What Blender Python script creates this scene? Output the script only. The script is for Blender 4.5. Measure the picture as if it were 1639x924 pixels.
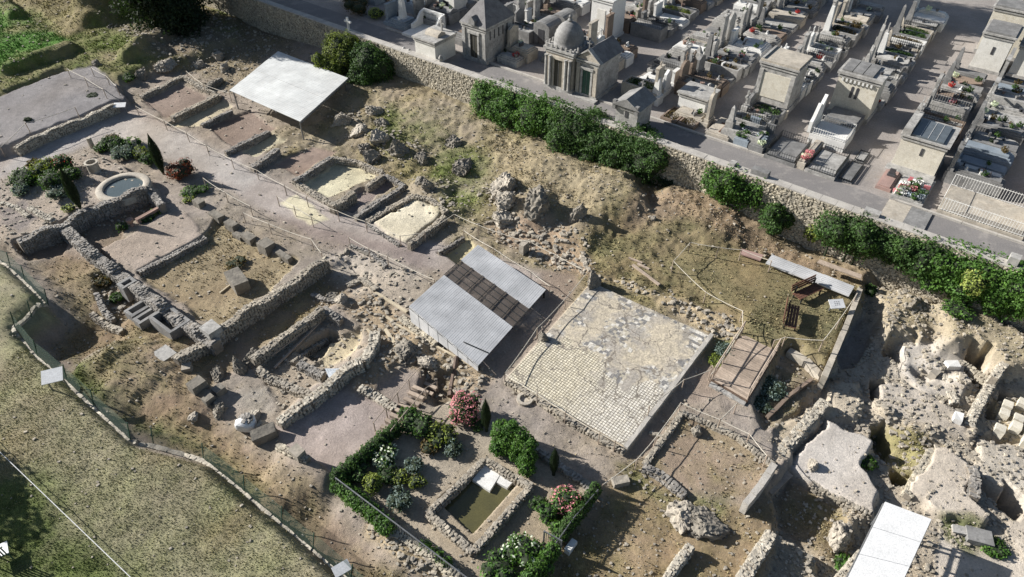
import bpy, math, random
import numpy as np
from mathutils import Vector
S = bpy.context.scene
for o in list(bpy.data.objects): bpy.data.objects.remove(o)
R = math.radians
# ---------------------------------------------------------------- camera
CH = 28.0; PITCH = R(42.4); F = 1119.0
cam = bpy.data.cameras.new('camera'); co = bpy.data.objects.new('camera', cam); S.collection.objects.link(co)
co.location = (0, 0, CH); co.rotation_euler = (R(90) - PITCH, 0, 0)
cam.sensor_width = 36; cam.lens = F / 1639 * 36; cam.clip_end = 5000; cam.clip_start = .5
S.camera = co
# ---------------------------------------------------------------- light
SUN_EL = R(26.5); SD = Vector((.945, -.325)); SD.normalize()
w = bpy.data.worlds.new('World'); S.world = w; w.use_nodes = True
nt = w.node_tree; bg = nt.nodes['Background']; sk = nt.nodes.new('ShaderNodeTexSky'); sk.sky_type = 'NISHITA'
sk.sun_disc = False; sk.sun_elevation = SUN_EL; sk.sun_rotation = math.atan2(-SD.x, -SD.y)
nt.links.new(sk.outputs[0], bg.inputs[0]); bg.inputs[1].default_value = .05
sl = bpy.data.lights.new('sun', 'SUN'); sl.energy = 5.0; sl.angle = R(.5); sl.color = (1, .965, .915)
so = bpy.data.objects.new('sun', sl); S.collection.objects.link(so)
so.rotation_euler = Vector((SD.x, SD.y, -math.tan(SUN_EL))).to_track_quat('-Z', 'Y').to_euler()
S.view_settings.view_transform = 'Standard'; S.view_settings.look = 'None'; S.view_settings.gamma = 1
S.view_settings.exposure = .95
S.render.engine = 'CYCLES'

rng = np.random.default_rng(7); random.seed(7)
# ---------------------------------------------------------------- photo tracing: pixel of the plan drawing -> world
cP, sP = math.cos(PITCH), math.sin(PITCH)
def W(px, py, z=0.):
    t = (CH - z) / (F * sP + (py - 462) * cP)
    return np.array(((px - 819.5) * t, (F * cP - (py - 462) * sP) * t))
# the cemetery grid: a along the lane, b away from the dig
AX = np.array((.7953, -.6062)); BX = np.array((.6062, .7953))
OC = W(820, 112, 3.)
def C(a, b): return OC + a * AX + b * BX
def toab(x, y): return (x - OC[0]) * AX[0] + (y - OC[1]) * AX[1], (x - OC[0]) * BX[0] + (y - OC[1]) * BX[1]
ZC = 3.0
# ---------------------------------------------------------------- noise
_T = np.random.default_rng(3).random((256, 256)).astype(np.float32)
def vn(x, y, sc, seed=0):
    x = np.asarray(x) / sc + seed * 17.3; y = np.asarray(y) / sc + seed * 41.7
    xi = np.floor(x).astype(int); yi = np.floor(y).astype(int); fx = x - xi; fy = y - yi
    fx = fx * fx * (3 - 2 * fx); fy = fy * fy * (3 - 2 * fy)
    a = _T[xi & 255, yi & 255]; b = _T[(xi + 1) & 255, yi & 255]; c = _T[xi & 255, (yi + 1) & 255]; d = _T[(xi + 1) & 255, (yi + 1) & 255]
    return (a * (1 - fx) + b * fx) * (1 - fy) + (c * (1 - fx) + d * fx) * fy
def fbm(x, y, sc, n=3, seed=0):
    r = 0; a = .5; t = 0
    for i in range(n): r = r + a * vn(x, y, sc / 2 ** i, seed + i); t += a; a *= .55
    return r / t
def sst(e0, e1, x):
    t = np.clip((x - e0) / (e1 - e0), 0, 1); return t * t * (3 - 2 * t)
# ---------------------------------------------------------------- terrain raster
RX0, RX1, RY0, RY1, RS = -64., 64., 4., 98., .1
gx = np.arange(RX0, RX1, RS); gy = np.arange(RY0, RY1, RS)
GX, GY = np.meshgrid(gx, gy)
Z = np.zeros_like(GX); ROUGH = np.full_like(GX, 1.); VEG = np.full_like(GX, .12); RUB = np.full_like(GX, .06)
SOIL = (.315, .272, .232)
COL = np.empty(GX.shape + (3,)); COL[:] = SOIL
GRS = np.empty(GX.shape + (3,)); GRS[:] = (.20, .175, .085)      # colour of what grows there
TA, TB = toab(GX, GY)
JX = GX + (fbm(GX, GY, 1.2, 3, 5) - .5) * .7; JY = GY + (fbm(GX, GY, 1.2, 3, 9) - .5) * .7
def sdist(poly, X, Y):
    inside = np.zeros(X.shape, bool); d = np.full(X.shape, 1e9); n = len(poly)
    for i in range(n):
        x0, y0 = poly[i]; x1, y1 = poly[(i + 1) % n]
        c = ((y0 > Y) != (y1 > Y)) & (X < (x1 - x0) * (Y - y0) / ((y1 - y0) or 1e-9) + x0); inside ^= c
        ex, ey = x1 - x0, y1 - y0; t = np.clip(((X - x0) * ex + (Y - y0) * ey) / (ex * ex + ey * ey + 1e-9), 0, 1)
        d = np.minimum(d, np.hypot(X - x0 - t * ex, Y - y0 - t * ey))
    return np.where(inside, -d, d)
def ldist(path, X, Y):
    d = np.full(X.shape, 1e9)
    for (x0, y0), (x1, y1) in zip(path[:-1], path[1:]):
        ex, ey = x1 - x0, y1 - y0; t = np.clip(((X - x0) * ex + (Y - y0) * ey) / (ex * ex + ey * ey + 1e-9), 0, 1)
        d = np.minimum(d, np.hypot(X - x0 - t * ex, Y - y0 - t * ey))
    return d
def win(P, m):
    x0, y0 = P.min(0) - m; x1, y1 = P.max(0) + m
    i0, i1 = max(0, int((y0 - RY0) / RS)), min(len(gy), int((y1 - RY0) / RS) + 1)
    j0, j1 = max(0, int((x0 - RX0) / RS)), min(len(gx), int((x1 - RX0) / RS) + 1)
    return slice(i0, max(i0, i1)), slice(j0, max(j0, j1))
def mixin(arr, s, m, v):
    if arr.ndim == 3: arr[s] = arr[s] * (1 - m[..., None]) + np.asarray(v) * m[..., None]
    else: arr[s] = arr[s] * (1 - m) + v * m
def pad(px, z=None, zr=0., soft=.15, col=None, grs=None, veg=None, rough=None, rub=None, jit=True, add=None, csoft=None):
    P = np.array([W(x, y, zr if z is None else z) for x, y in px]); s = win(P, max(soft, csoft or 0) + .6)
    if GX[s].size == 0: return
    sd = sdist(P, (JX if jit else GX)[s], (JY if jit else GY)[s])
    m = sst(soft, -soft, sd)
    if z is not None: mixin(Z, s, m, z)
    if add is not None: Z[s] += add * m
    if csoft: m = sst(csoft, -csoft, sd)
    for a, v in ((COL, col), (GRS, grs), (VEG, veg), (ROUGH, rough), (RUB, rub)):
        if v is not None: mixin(a, s, m, v)
def mound(px, py, r, h, zr=0., col=None, rub=None, rough=None, asp=1., veg=None):
    c = W(px, py, zr); P = np.array([c - r * 2, c + r * 2]); s = win(P, 0)
    if GX[s].size == 0: return
    d = np.hypot(JX[s] - c[0], (JY[s] - c[1]) * asp) / r; m = np.exp(-d ** 4 * .9) if r > 0 else 0
    Z[s] += h * m
    for a, v in ((COL, col), (RUB, rub), (ROUGH, rough), (VEG, veg)):
        if v is not None: mixin(a, s, m, v)
def ridge(px, wd, h, zr=0., col=None, rub=None, veg=None, rough=None, setz=None):
    P = np.array([W(x, y, zr) for x, y in px]); s = win(P, wd * 2)
    if GX[s].size == 0: return
    m = np.exp(-(ldist(P, JX[s], JY[s]) / wd) ** 4)
    if setz is not None: mixin(Z, s, m, setz)
    else: Z[s] += h * m
    for a, v in ((COL, col), (RUB, rub), (VEG, veg), (ROUGH, rough)):
        if v is not None: mixin(a, s, m, v)
GREEN = (.085, .15, .03); DRYG = (.235, .205, .105); OLIVE = (.16, .15, .078); STRAW = (.30, .255, .165); DIRT = (.25, .19, .13)
# embankment below the cemetery wall
dw = -(TB + 3.6)
emb = sst(11, 0, dw) * sst(-30, -16, TA) * sst(26, 18, TA)
Z += 1.1 * emb + .5 * sst(6, 0, dw) * sst(-16, -30, TA)
m = sst(15, 11, dw + (fbm(GX, GY, 3, 3, 2) - .5) * 4) * sst(-14, -9, TA) * sst(34, 30, TA)
for a, v in ((COL, (.285, .24, .175)), (VEG, .45), (RUB, .12), (ROUGH, 1.8)): mixin(a, np.s_[:, :], m, v)
# upper left meadow
pad([(-400, -60), (420, -60), (380, 60), (300, 90), (235, 105), (190, 125), (105, 108), (0, 152), (-400, 330)], z=.9, soft=.9, col=(.24, .20, .12), grs=(.13, .165, .045), veg=.75, rough=1.4, rub=.1)
pad([(-300, 30), (20, 10), (70, 40), (115, 75), (100, 85), (40, 110), (-20, 125), (-300, 170)], zr=.9, soft=.4, grs=(.07, .17, .025), veg=1, add=.1)
pad([(130, 50), (110, 60), (60, 20), (20, 0), (180, 0), (190, 25)], zr=.9, soft=.5, add=.2, veg=.55, grs=(.2, .18, .08))
for p, wd, h in (([(20, 112), (70, 95), (112, 82)], .8, .75), ([(0, 8), (25, 28)], .8, .7), ([(140, 25), (200, 18)], 1.5, 1.0), ([(205, 92), (245, 70), (262, 60)], .9, .9)):
    ridge(p, wd, h, .9, veg=.7)
mound(160, 30, 2.2, 1.2, .9, veg=.3); mound(240, 82, 1.4, .5, .9, veg=.2, rub=.4)
pad([(180, 45), (330, 20), (480, 60), (470, 110), (440, 80), (370, 140), (320, 105), (250, 100)], zr=.6, soft=.8, col=(.22, .18, .13), veg=.2, rub=.4, rough=1.6)
# gravel terrace, upper left
pad([(-300, 300), (-60, 178), (0, 153), (108, 112), (150, 105), (187, 133), (205, 165), (25, 240), (-20, 262), (-300, 360)], z=.75, soft=.14, col=(.235, .225, .225), veg=0, rough=.3, rub=.02)
# court and paths (beaten light earth)
PATH = (.40, .37, .34)
pad([(25, 245), (190, 175), (215, 170), (330, 232), (455, 300), (560, 345), (690, 385), (900, 440), (930, 450), (800, 560), (775, 590), (700, 440), (560, 395), (500, 380), (420, 335), (345, 290), (230, 240), (130, 235), (0, 290), (-200, 350), (-200, 300)], z=.0, soft=.3, col=(.365, .32, .285), veg=0, rough=.3, rub=.03, csoft=.5)
pad([(25, 245), (190, 182), (300, 215), (420, 285), (390, 305), (300, 265), (230, 235), (140, 232), (0, 280)], soft=.8, col=PATH)
pad([(420, 340), (545, 370), (690, 400), (680, 440), (590, 420), (500, 385)], soft=.6, col=(.27, .225, .20))
pad([(860, 430), (930, 440), (900, 500), (790, 610), (760, 640), (790, 700), (980, 780), (940, 790), (850, 720), (760, 660), (700, 610), (775, 590), (870, 490)], soft=.3, col=(.30, .245, .20), veg=0, rough=.4, rub=.15)
# rooms under excavation in the upper dig
room = dict(soft=.1, veg=0, rough=.45, rub=.06)
pad([(228, 165), (290, 135), (335, 158), (265, 190)], z=-.1, col=(.27, .215, .18), **room)
pad([(268, 205), (350, 160), (372, 175), (325, 205)], z=-.25, col=(.50, .45, .33), **room)
pad([(330, 205), (400, 180), (445, 208), (375, 240)], z=-.15, col=(.26, .205, .17), **room)
pad([(385, 248), (435, 215), (460, 228), (410, 255)], z=-.2, col=(.47, .43, .31), **room)
pad([(440, 265), (500, 235), (540, 245), (475, 285)], z=-.1, col=(.29, .22, .175), **room)
pad([(487, 295), (553, 256), (608, 281), (528, 322)], z=-.25, col=(.60, .55, .385), **room)
pad([(538, 332), (612, 290), (635, 302), (568, 345)], z=-.3, col=(.29, .235, .205), **room)
pad([(597, 355), (668, 317), (710, 340), (653, 388)], z=.15, col=(.62, .56, .42), **room)
pad([(445, 325), (472, 312), (527, 350), (502, 360)], z=.02, col=(.56, .51, .36), **room)
pad([(702, 408), (742, 384), (775, 405), (735, 430)], z=-.3, col=(.54, .47, .28), **room)
# embankment details
for x, y, r in ((560, 195, 1.4), (610, 225, 1.6), (650, 245, 1.5), (690, 300, 1.5), (800, 320, 2.2), (850, 340, 1.6), (930, 365, 1.5), (720, 330, 1.2)): mound(x, y, r, .45, .4, rub=.5, rough=2, veg=.3)
pad([(620, 165), (700, 200), (790, 260), (800, 300), (740, 340), (690, 290), (640, 280), (600, 215)], zr=.5, soft=1.2, grs=(.14, .17, .055), veg=.75)
pad([(780, 200), (900, 250), (1000, 290), (960, 360), (880, 330), (790, 280)], zr=1., soft=1.2, col=(.32, .27, .185), grs=STRAW, veg=.85, rub=.15)
mound(985, 315, 2.3, .8, .8, veg=.8); mound(880, 290, 3., .5, .9)
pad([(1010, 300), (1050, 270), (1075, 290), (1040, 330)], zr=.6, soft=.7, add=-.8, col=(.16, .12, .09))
pad([(935, 440), (960, 350), (1060, 310), (1120, 330), (1250, 390), (1390, 430), (1370, 480), (1310, 600), (1190, 530), (1060, 470)], zr=.4, soft=1., col=(.26, .20, .12), grs=OLIVE, veg=.62, rub=.08)
pad([(1030, 300), (1130, 310), (1300, 395), (1420, 430), (1400, 445), (1240, 400), (1100, 350), (1000, 360)], zr=.8, soft=.8, col=(.26, .20, .14), grs=(.26, .20, .13), veg=.45, rub=.16)
# picnic terrace
pad([(1085, 420), (1108, 392), (1190, 402), (1380, 458), (1372, 480), (1318, 605), (1245, 560), (1190, 530), (1190, 500), (1130, 470)], z=.35, soft=.5, col=(.27, .215, .12), grs=(.155, .145, .08), veg=.62, rough=.8, rub=.03)
pad([(940, 430), (1060, 470), (1175, 510), (1185, 540), (1140, 545), (1100, 505), (1000, 460)], zr=.15, soft=.4, col=(.42, .34, .22), veg=.1, rub=.8, rough=2.2, add=.12)
pad([(770, 355), (860, 350), (940, 395), (950, 435), (900, 430), (810, 385)], zr=.2, soft=.5, col=(.38, .29, .21), veg=.1, rub=.9, rough=1.6)
pad([(945, 452), (1142, 536), (1002, 722), (808, 606)], z=.22, soft=.05, jit=False, col=(.42, .37, .29), veg=0, rough=.1, rub=0)
pad([(1145, 540), (1190, 555), (1170, 590), (1120, 590)], zr=0, soft=.4, grs=(.12, .16, .05), veg=.9, z=0)
pad([(1010, 725), (1145, 555), (1180, 600), (1140, 640), (1085, 650), (1030, 745)], z=-.08, soft=.3, col=(.29, .24, .20), veg=.05, rough=.6, rub=.1)
# left part of the dig
pad([(0, 290), (100, 250), (140, 240), (215, 270), (250, 300), (235, 330), (95, 372), (30, 395), (-60, 360), (-60, 330)], z=.5, soft=.3, col=(.37, .32, .27), veg=.05, rough=.6, rub=.3)
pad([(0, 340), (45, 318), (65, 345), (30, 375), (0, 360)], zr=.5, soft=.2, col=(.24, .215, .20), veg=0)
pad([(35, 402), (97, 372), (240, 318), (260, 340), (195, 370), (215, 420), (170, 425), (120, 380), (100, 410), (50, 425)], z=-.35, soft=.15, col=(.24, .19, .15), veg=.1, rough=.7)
pad([(178, 415), (160, 395), (215, 370), (255, 345), (300, 340), (328, 380), (218, 432)], z=.1, soft=.12, col=(.35, .295, .245), veg=0, rough=.4, rub=.08)
pad([(225, 440), (330, 388), (350, 350), (400, 385), (450, 420), (480, 420), (430, 475), (345, 530)], z=-.3, soft=.2, col=(.28, .22, .14), grs=STRAW, veg=.55, rough=1., rub=.12)
pad([(305, 575), (350, 545), (520, 430), (560, 420), (600, 455), (520, 500), (400, 570), (370, 600), (340, 630)], z=-.25, soft=.4, col=(.27, .21, .15), grs=DRYG, veg=.35, rough=.7, rub=.15)
pad([(60, 430), (100, 400), (170, 430), (230, 480), (330, 570), (320, 640), (390, 720), (500, 790), (600, 900), (640, 930), (520, 990), (440, 880), (330, 740), (220, 690), (90, 540), (130, 500)], z=-.2, soft=.8, col=(.27, .20, .14), grs=(.20, .18, .095), veg=.5, rough=1.5, rub=.07)
mound(160, 575, 1.3, .7, 0, col=(.24, .215, .19)); mound(225, 600, 2.2, .9, 0, col=(.29, .23, .18)); mound(300, 640, 1.6, .5, 0); mound(480, 770, 1.6, .6, -.2); mound(650, 880, 1.5, .3, -.2)
pad([(150, 440), (185, 430), (215, 480), (200, 510), (165, 490)], soft=.4, add=-.5, zr=-.2, rub=.7)
# lower left field, higher than the dig
FIELD = [(-500, 330), (0, 415), (78, 491), (25, 528), (110, 612), (210, 706), (325, 737), (450, 838), (552, 930), (620, 1010), (300, 1400), (-500, 1400)]
pad(FIELD, z=.9, soft=.5, jit=False, csoft=.25, col=(.31, .275, .19), grs=(.27, .27, .15), veg=.6, rough=.7, rub=.03)
pad([(-60, 730), (60, 760), (140, 830), (210, 924), (150, 1000), (-60, 1000)], zr=.9, soft=1.2, grs=(.13, .165, .055), veg=.95)
pad([(110, 560), (150, 620), (240, 680), (330, 700), (420, 780), (400, 790), (320, 730), (210, 690), (120, 610)], zr=0, soft=.8, grs=(.10, .15, .04), veg=.95)
for x, y, z_, h in ((130, 545, 0, -.6), (95, 520, 0, -.7)): mound(x, y, 2., h, z_)
pad([(515, 412), (560, 395), (620, 410), (695, 452), (655, 500), (610, 478), (560, 465), (530, 440)], zr=0, soft=.5, col=(.40, .355, .30), veg=.04, rub=.4, rough=1.1)
# apse, middle
pad([(420, 580), (515, 510), (560, 520), (585, 555), (500, 620), (450, 665), (430, 620)], z=-.15, soft=.2, col=(.33, .275, .21), veg=.05, rough=.8, rub=.35)
pad([(475, 578), (530, 545), (550, 555), (512, 592)], z=-.95, soft=.1, col=(.36, .29, .2), veg=0, rough=.6)
pad([(525, 548), (575, 530), (572, 560), (528, 592), (512, 592)], z=-.35, soft=.2, col=(.46, .39, .26), veg=0)
pad([(445, 685), (500, 640), (570, 600), (600, 625), (640, 650), (630, 690), (540, 762), (450, 705)], z=.0, soft=.15, col=(.37, .315, .285), veg=0, rough=.3, rub=.03)
pad([(600, 618), (640, 585), (680, 600), (680, 625), (640, 655)], z=.1, soft=.15, col=(.32, .275, .24), veg=0, rough=.4)
pad([(600, 470), (660, 520), (770, 590), (790, 600), (770, 640), (720, 640), (690, 600), (640, 590), (590, 530), (545, 490)], zr=0, soft=.4, col=(.34, .27, .19), veg=.1, rub=.7, rough=2.)
for x, y in ((610, 590), (580, 612), (650, 560), (700, 590)): mound(x, y, .9, .35, 0, col=(.30, .235, .16), rub=.6, rough=2)
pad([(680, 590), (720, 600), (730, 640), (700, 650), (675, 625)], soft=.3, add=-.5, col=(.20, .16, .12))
pad([(385, 625), (430, 620), (440, 660), (400, 665), (375, 650)], soft=.4, col=(.40, .36, .31))
# garden
pad([(540, 765), (640, 680), (720, 640), (780, 655), (850, 710), (960, 790), (895, 870), (850, 930), (760, 960), (640, 860)], z=.02, soft=.2, col=(.36, .31, .24), veg=.03, rough=.35, rub=.05)
pad([(705, 815), (775, 755), (828, 785), (757, 865)], z=-.75, soft=.08, jit=False, col=(.2, .18, .1), veg=0, rough=.2, rub=0)
pad([(600, 840), (640, 850), (740, 925), (700, 950), (580, 860)], zr=-.2, soft=.3, col=(.36, .29, .19), rub=.8, rough=1.8)
# lower right, dry ground
pad([(955, 790), (1030, 750), (1100, 790), (1190, 815), (1240, 770), (1330, 850), (1330, 1000), (830, 1000), (900, 870)], z=-.1, soft=.8, col=(.30, .225, .145), grs=(.20, .175, .08), veg=.45, rough=1.2, rub=.15)
pad([(1035, 745), (1092, 660), (1180, 700), (1238, 742), (1195, 800), (1100, 790)], z=.0, soft=.2, col=(.30, .235, .175), grs=DRYG, veg=.35, rough=.7, rub=.12)
pad([(990, 740), (1080, 790), (1170, 800), (1150, 850), (1060, 820)], soft=.6, grs=(.13, .16, .06), veg=.7, rub=.3)
# deep excavation, right
pad([(1382, 465), (1440, 445), (1660, 520), (1900, 600), (1900, 1100), (1360, 1000), (1230, 930), (1240, 850), (1225, 800), (1262, 745), (1250, 690), (1290, 640), (1322, 605)], z=-1.0, soft=.35, zr=-.3, col=(.45, .395, .32), veg=.08, rough=1.15, rub=.6)
pad([(1205, 640), (1240, 575), (1262, 560), (1316, 600), (1290, 640), (1250, 680), (1220, 690)], z=-.5, soft=.3, col=(.31, .255, .19), grs=OLIVE, veg=.35, rub=.3)
pad([(1345, 600), (1330, 585), (1372, 515), (1402, 528), (1378, 585)], z=-1.5, soft=.15, col=(.36, .32, .28), rough=.4, rub=.1, veg=0)
pad([(1395, 600), (1412, 550), (1440, 560), (1445, 600), (1425, 615)], z=-2.7, soft=.06)
pad([(1400, 455), (1500, 470), (1500, 520), (1465, 545), (1420, 535), (1400, 500)], z=-.2, soft=.9, col=(.36, .30, .21), rub=.6, rough=1.8, veg=.15)
pad([(1440, 550), (1500, 545), (1570, 590), (1540, 640), (1500, 650), (1440, 600)], z=-.75, soft=.25, col=(.47, .43, .375), veg=.03, rough=.8, rub=.35)
pad([(1500, 480), (1560, 480), (1700, 520), (1700, 590), (1610, 580), (1560, 545), (1515, 545)], z=.2, soft=.5, col=(.40, .34, .25), grs=OLIVE, veg=.25, rub=.4, rough=1.7)
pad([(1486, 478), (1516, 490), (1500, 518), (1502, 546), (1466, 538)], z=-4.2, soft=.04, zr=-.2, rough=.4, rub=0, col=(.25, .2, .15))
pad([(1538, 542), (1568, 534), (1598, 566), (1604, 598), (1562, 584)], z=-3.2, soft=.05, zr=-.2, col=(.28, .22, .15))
pad([(1600, 600), (1618, 570), (1640, 562), (1700, 600), (1640, 625)], z=-3.2, soft=.05)
pad([(1525, 592), (1560, 600), (1556, 650), (1530, 645)], z=-2.4, soft=.06)
pad([(1565, 690), (1585, 645), (1605, 660), (1600, 690)], z=-2.2, soft=.2, col=(.38, .34, .28), veg=0)
pad([(1590, 640), (1620, 630), (1700, 660), (1700, 720), (1610, 700)], z=-1.1, soft=.2, col=(.56, .47, .31), veg=0, rough=.8)
pad([(1374, 640), (1398, 648), (1430, 700), (1402, 692), (1375, 668)], z=-2.8, soft=.06, zr=-1.2)
for x, y, r, h in ((1360, 650, 1., .5), (1420, 660, 1.1, .8), (1470, 690, 1.2, .6), (1450, 640, .8, .5), (1540, 620, 1., .6), (1340, 850, 1., .9), (1360, 830, .8, .5), (1600, 760, 1.2, .5), (1490, 590, 1., .35), (1560, 700, .9, .6), (1585, 520, 1.3, .5), (1440, 500, 1., .6), (1465, 470, .9, .5), (1350, 620, .8, .5)): mound(x, y, r * .75, h * .7, -1.0, rub=.7, rough=1.6, asp=1.2)
for x, y, r, h in ((1610, 720, .7, -1.), (1575, 720, .6, -.9), (1500, 665, .6, -.9), (1460, 665, .6, -.9), (1470, 610, .5, -.5), (1590, 785, .6, -.8), (1425, 730, .8, -.5), (1520, 690, .5, -.5)): mound(x, y, r, h, -1.3)
pad([(1405, 612), (1450, 615), (1550, 665), (1545, 700), (1470, 680), (1405, 650)], z=-.72, soft=.2, col=(.45, .405, .345), veg=.03, rough=.8, rub=.45)
pad([(1565, 700), (1700, 720), (1700, 830), (1620, 800), (1575, 760)], z=-.85, soft=.2, col=(.48, .435, .365), veg=.03, rough=.8, rub=.4)
pad([(1318, 612), (1372, 605), (1378, 640), (1370, 672), (1330, 668)], z=-.55, soft=.3, col=(.50, .44, .35), veg=.08, rough=1.0, rub=.4)
pad([(1610, 850), (1640, 820), (1700, 830), (1700, 925), (1640, 890)], z=-.95, soft=.2, col=(.54, .48, .40), veg=.02, rough=.8, rub=.3)
pad([(1262, 745), (1328, 672), (1398, 710), (1376, 742), (1415, 786), (1396, 822), (1300, 772)], z=-.35, soft=.1, col=(.54, .50, .45), veg=0, rough=.3, rub=.06)
pad([(1380, 712), (1400, 706), (1420, 740), (1408, 768), (1376, 742)], z=-2.5, soft=.05, zr=-.5, grs=(.09, .13, .04), veg=.5)
pad([(1412, 782), (1442, 788), (1442, 812), (1418, 805)], z=-2.5, soft=.05, zr=-.5)
pad([(1420, 690), (1470, 710), (1490, 725), (1455, 790), (1430, 760)], zr=-1.2, soft=.5, grs=(.25, .23, .11), veg=.8, col=(.34, .29, .19))
pad([(1454, 790), (1492, 722), (1520, 716), (1560, 748), (1556, 790), (1584, 832), (1570, 846), (1500, 815)], z=-.5, soft=.1, col=(.56, .50, .42), veg=0, rough=.5, rub=.15)
pad([(1574, 838), (1584, 800), (1616, 838), (1606, 856)], z=-2.5, soft=.05, zr=-.8)
pad([(1480, 1000), (1505, 855), (1560, 880), (1630, 890), (1700, 930), (1700, 1000)], z=-1.0, soft=.15, col=(.55, .50, .43), veg=0, rough=.4, rub=.1)
pad([(1500, 830), (1560, 850), (1610, 885), (1560, 895), (1520, 870)], zr=-1.2, soft=.3, grs=(.13, .17, .05), veg=.6, col=(.3, .27, .2))
pad([(1240, 690), (1320, 635), (1335, 650), (1262, 735), (1232, 745)], z=-.2, soft=.25, col=(.42, .36, .28), rub=.4, rough=1.2)
pad([(1240, 850), (1300, 890), (1330, 1000), (1200, 1000)], z=-.4, soft=.3, col=(.38, .34, .27), veg=.1)
pad([(1262, 770), (1340, 810), (1360, 870), (1330, 900), (1250, 850), (1235, 800)], zr=-.8, soft=.4, col=(.27, .21, .15), grs=(.22, .19, .1), veg=.5, rub=.3, z=-.8)
# fractal relief
N1 = fbm(GX, GY, 3., 3, 1) - .5; N2 = fbm(GX, GY, .8, 3, 4) - .5
Z += ROUGH * (N1 * .22 + N2 * .13) + np.clip(ROUGH - 1.3, 0, 2) * (np.abs(fbm(GX, GY, 1.1, 3, 8) - .5) * -.9 + .1)
Z += np.clip(ROUGH, 0, 1.5) * (rng.random(Z.shape) - .5) * .018
vnm = fbm(GX, GY, 2.2, 4, 12); vfn = vn(GX, GY, .35, 15)
v = np.clip(VEG + (vnm - .5) * 1.5 * np.minimum(VEG * 3, 1) * (1 - np.clip(VEG - .75, 0, .25) * 2) + (vfn - .5) * .3 * np.minimum(VEG * 3, 1), 0, 1)
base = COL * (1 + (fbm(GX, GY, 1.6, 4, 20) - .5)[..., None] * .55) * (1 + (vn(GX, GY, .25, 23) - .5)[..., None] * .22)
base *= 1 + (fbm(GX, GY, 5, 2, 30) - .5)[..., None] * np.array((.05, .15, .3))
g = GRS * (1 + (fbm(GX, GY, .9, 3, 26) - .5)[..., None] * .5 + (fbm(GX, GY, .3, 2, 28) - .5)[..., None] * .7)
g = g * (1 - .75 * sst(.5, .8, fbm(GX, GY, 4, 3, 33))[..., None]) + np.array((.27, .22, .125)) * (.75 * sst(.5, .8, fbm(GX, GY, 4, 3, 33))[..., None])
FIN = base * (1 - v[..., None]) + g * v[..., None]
VEGF = v
def samp(arr, x, y):
    fx = np.clip((np.asarray(x) - RX0) / RS, 0, len(gx) - 1.001); fy = np.clip((np.asarray(y) - RY0) / RS, 0, len(gy) - 1.001)
    i = fy.astype(int); j = fx.astype(int); u = fx - j; v = fy - i
    if arr.ndim == 3: u = u[..., None]; v = v[..., None]
    return (arr[i, j] * (1 - u) + arr[i, j + 1] * u) * (1 - v) + (arr[i + 1, j] * (1 - u) + arr[i + 1, j + 1] * u) * v
def HZ(x, y): return float(samp(Z, np.array(x), np.array(y)))
def G(px, py, dz=0.):
    z = 0.
    for _ in range(25):
        p = W(px, py, z + dz); z = .5 * z + .5 * HZ(*p)
    p = W(px, py, z + dz); return np.array((p[0], p[1], HZ(*p)))
# ---------------------------------------------------------------- materials
def new_mat(n):
    m = bpy.data.materials.new(n); m.use_nodes = True; t = m.node_tree
    return m, t, t.nodes['Principled BSDF']
def nd(t, k, **kw):
    n = t.nodes.new(k)
    for a, b in kw.items(): setattr(n, a, b)
    return n
def mixc(t, fac, c1, c2, mode='MIX'):
    n = nd(t, 'ShaderNodeMix', data_type='RGBA', blend_type=mode)
    for s, v in ((n.inputs[0], fac), (n.inputs[6], c1), (n.inputs[7], c2)):
        if isinstance(v, bpy.types.NodeSocket): t.links.new(v, s)
        elif isinstance(v, (int, float)): s.default_value = v
        else: s.default_value = (*v, 1)
    return n.outputs[2]
def noise(t, sc, det=4, co=None, rough=.6):
    n = nd(t, 'ShaderNodeTexNoise'); n.inputs['Scale'].default_value = sc; n.inputs['Detail'].default_value = det; n.inputs['Roughness'].default_value = rough
    if co is not None: t.links.new(co, n.inputs['Vector'])
    return n.outputs['Fac']
def ramp(t, fac, a, b):
    n = nd(t, 'ShaderNodeMapRange'); t.links.new(fac, n.inputs[0]); n.inputs[1].default_value = a; n.inputs[2].default_value = b; return n.outputs[0]
def bump(t, h, d, s=1., b=None):
    n = nd(t, 'ShaderNodeBump'); n.inputs['Strength'].default_value = s; n.inputs['Distance'].default_value = d; t.links.new(h, n.inputs['Height'])
    t.links.new(n.outputs[0], (b or t.nodes['Principled BSDF']).inputs['Normal'])
def gpos(t): return nd(t, 'ShaderNodeNewGeometry').outputs['Position']
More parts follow.
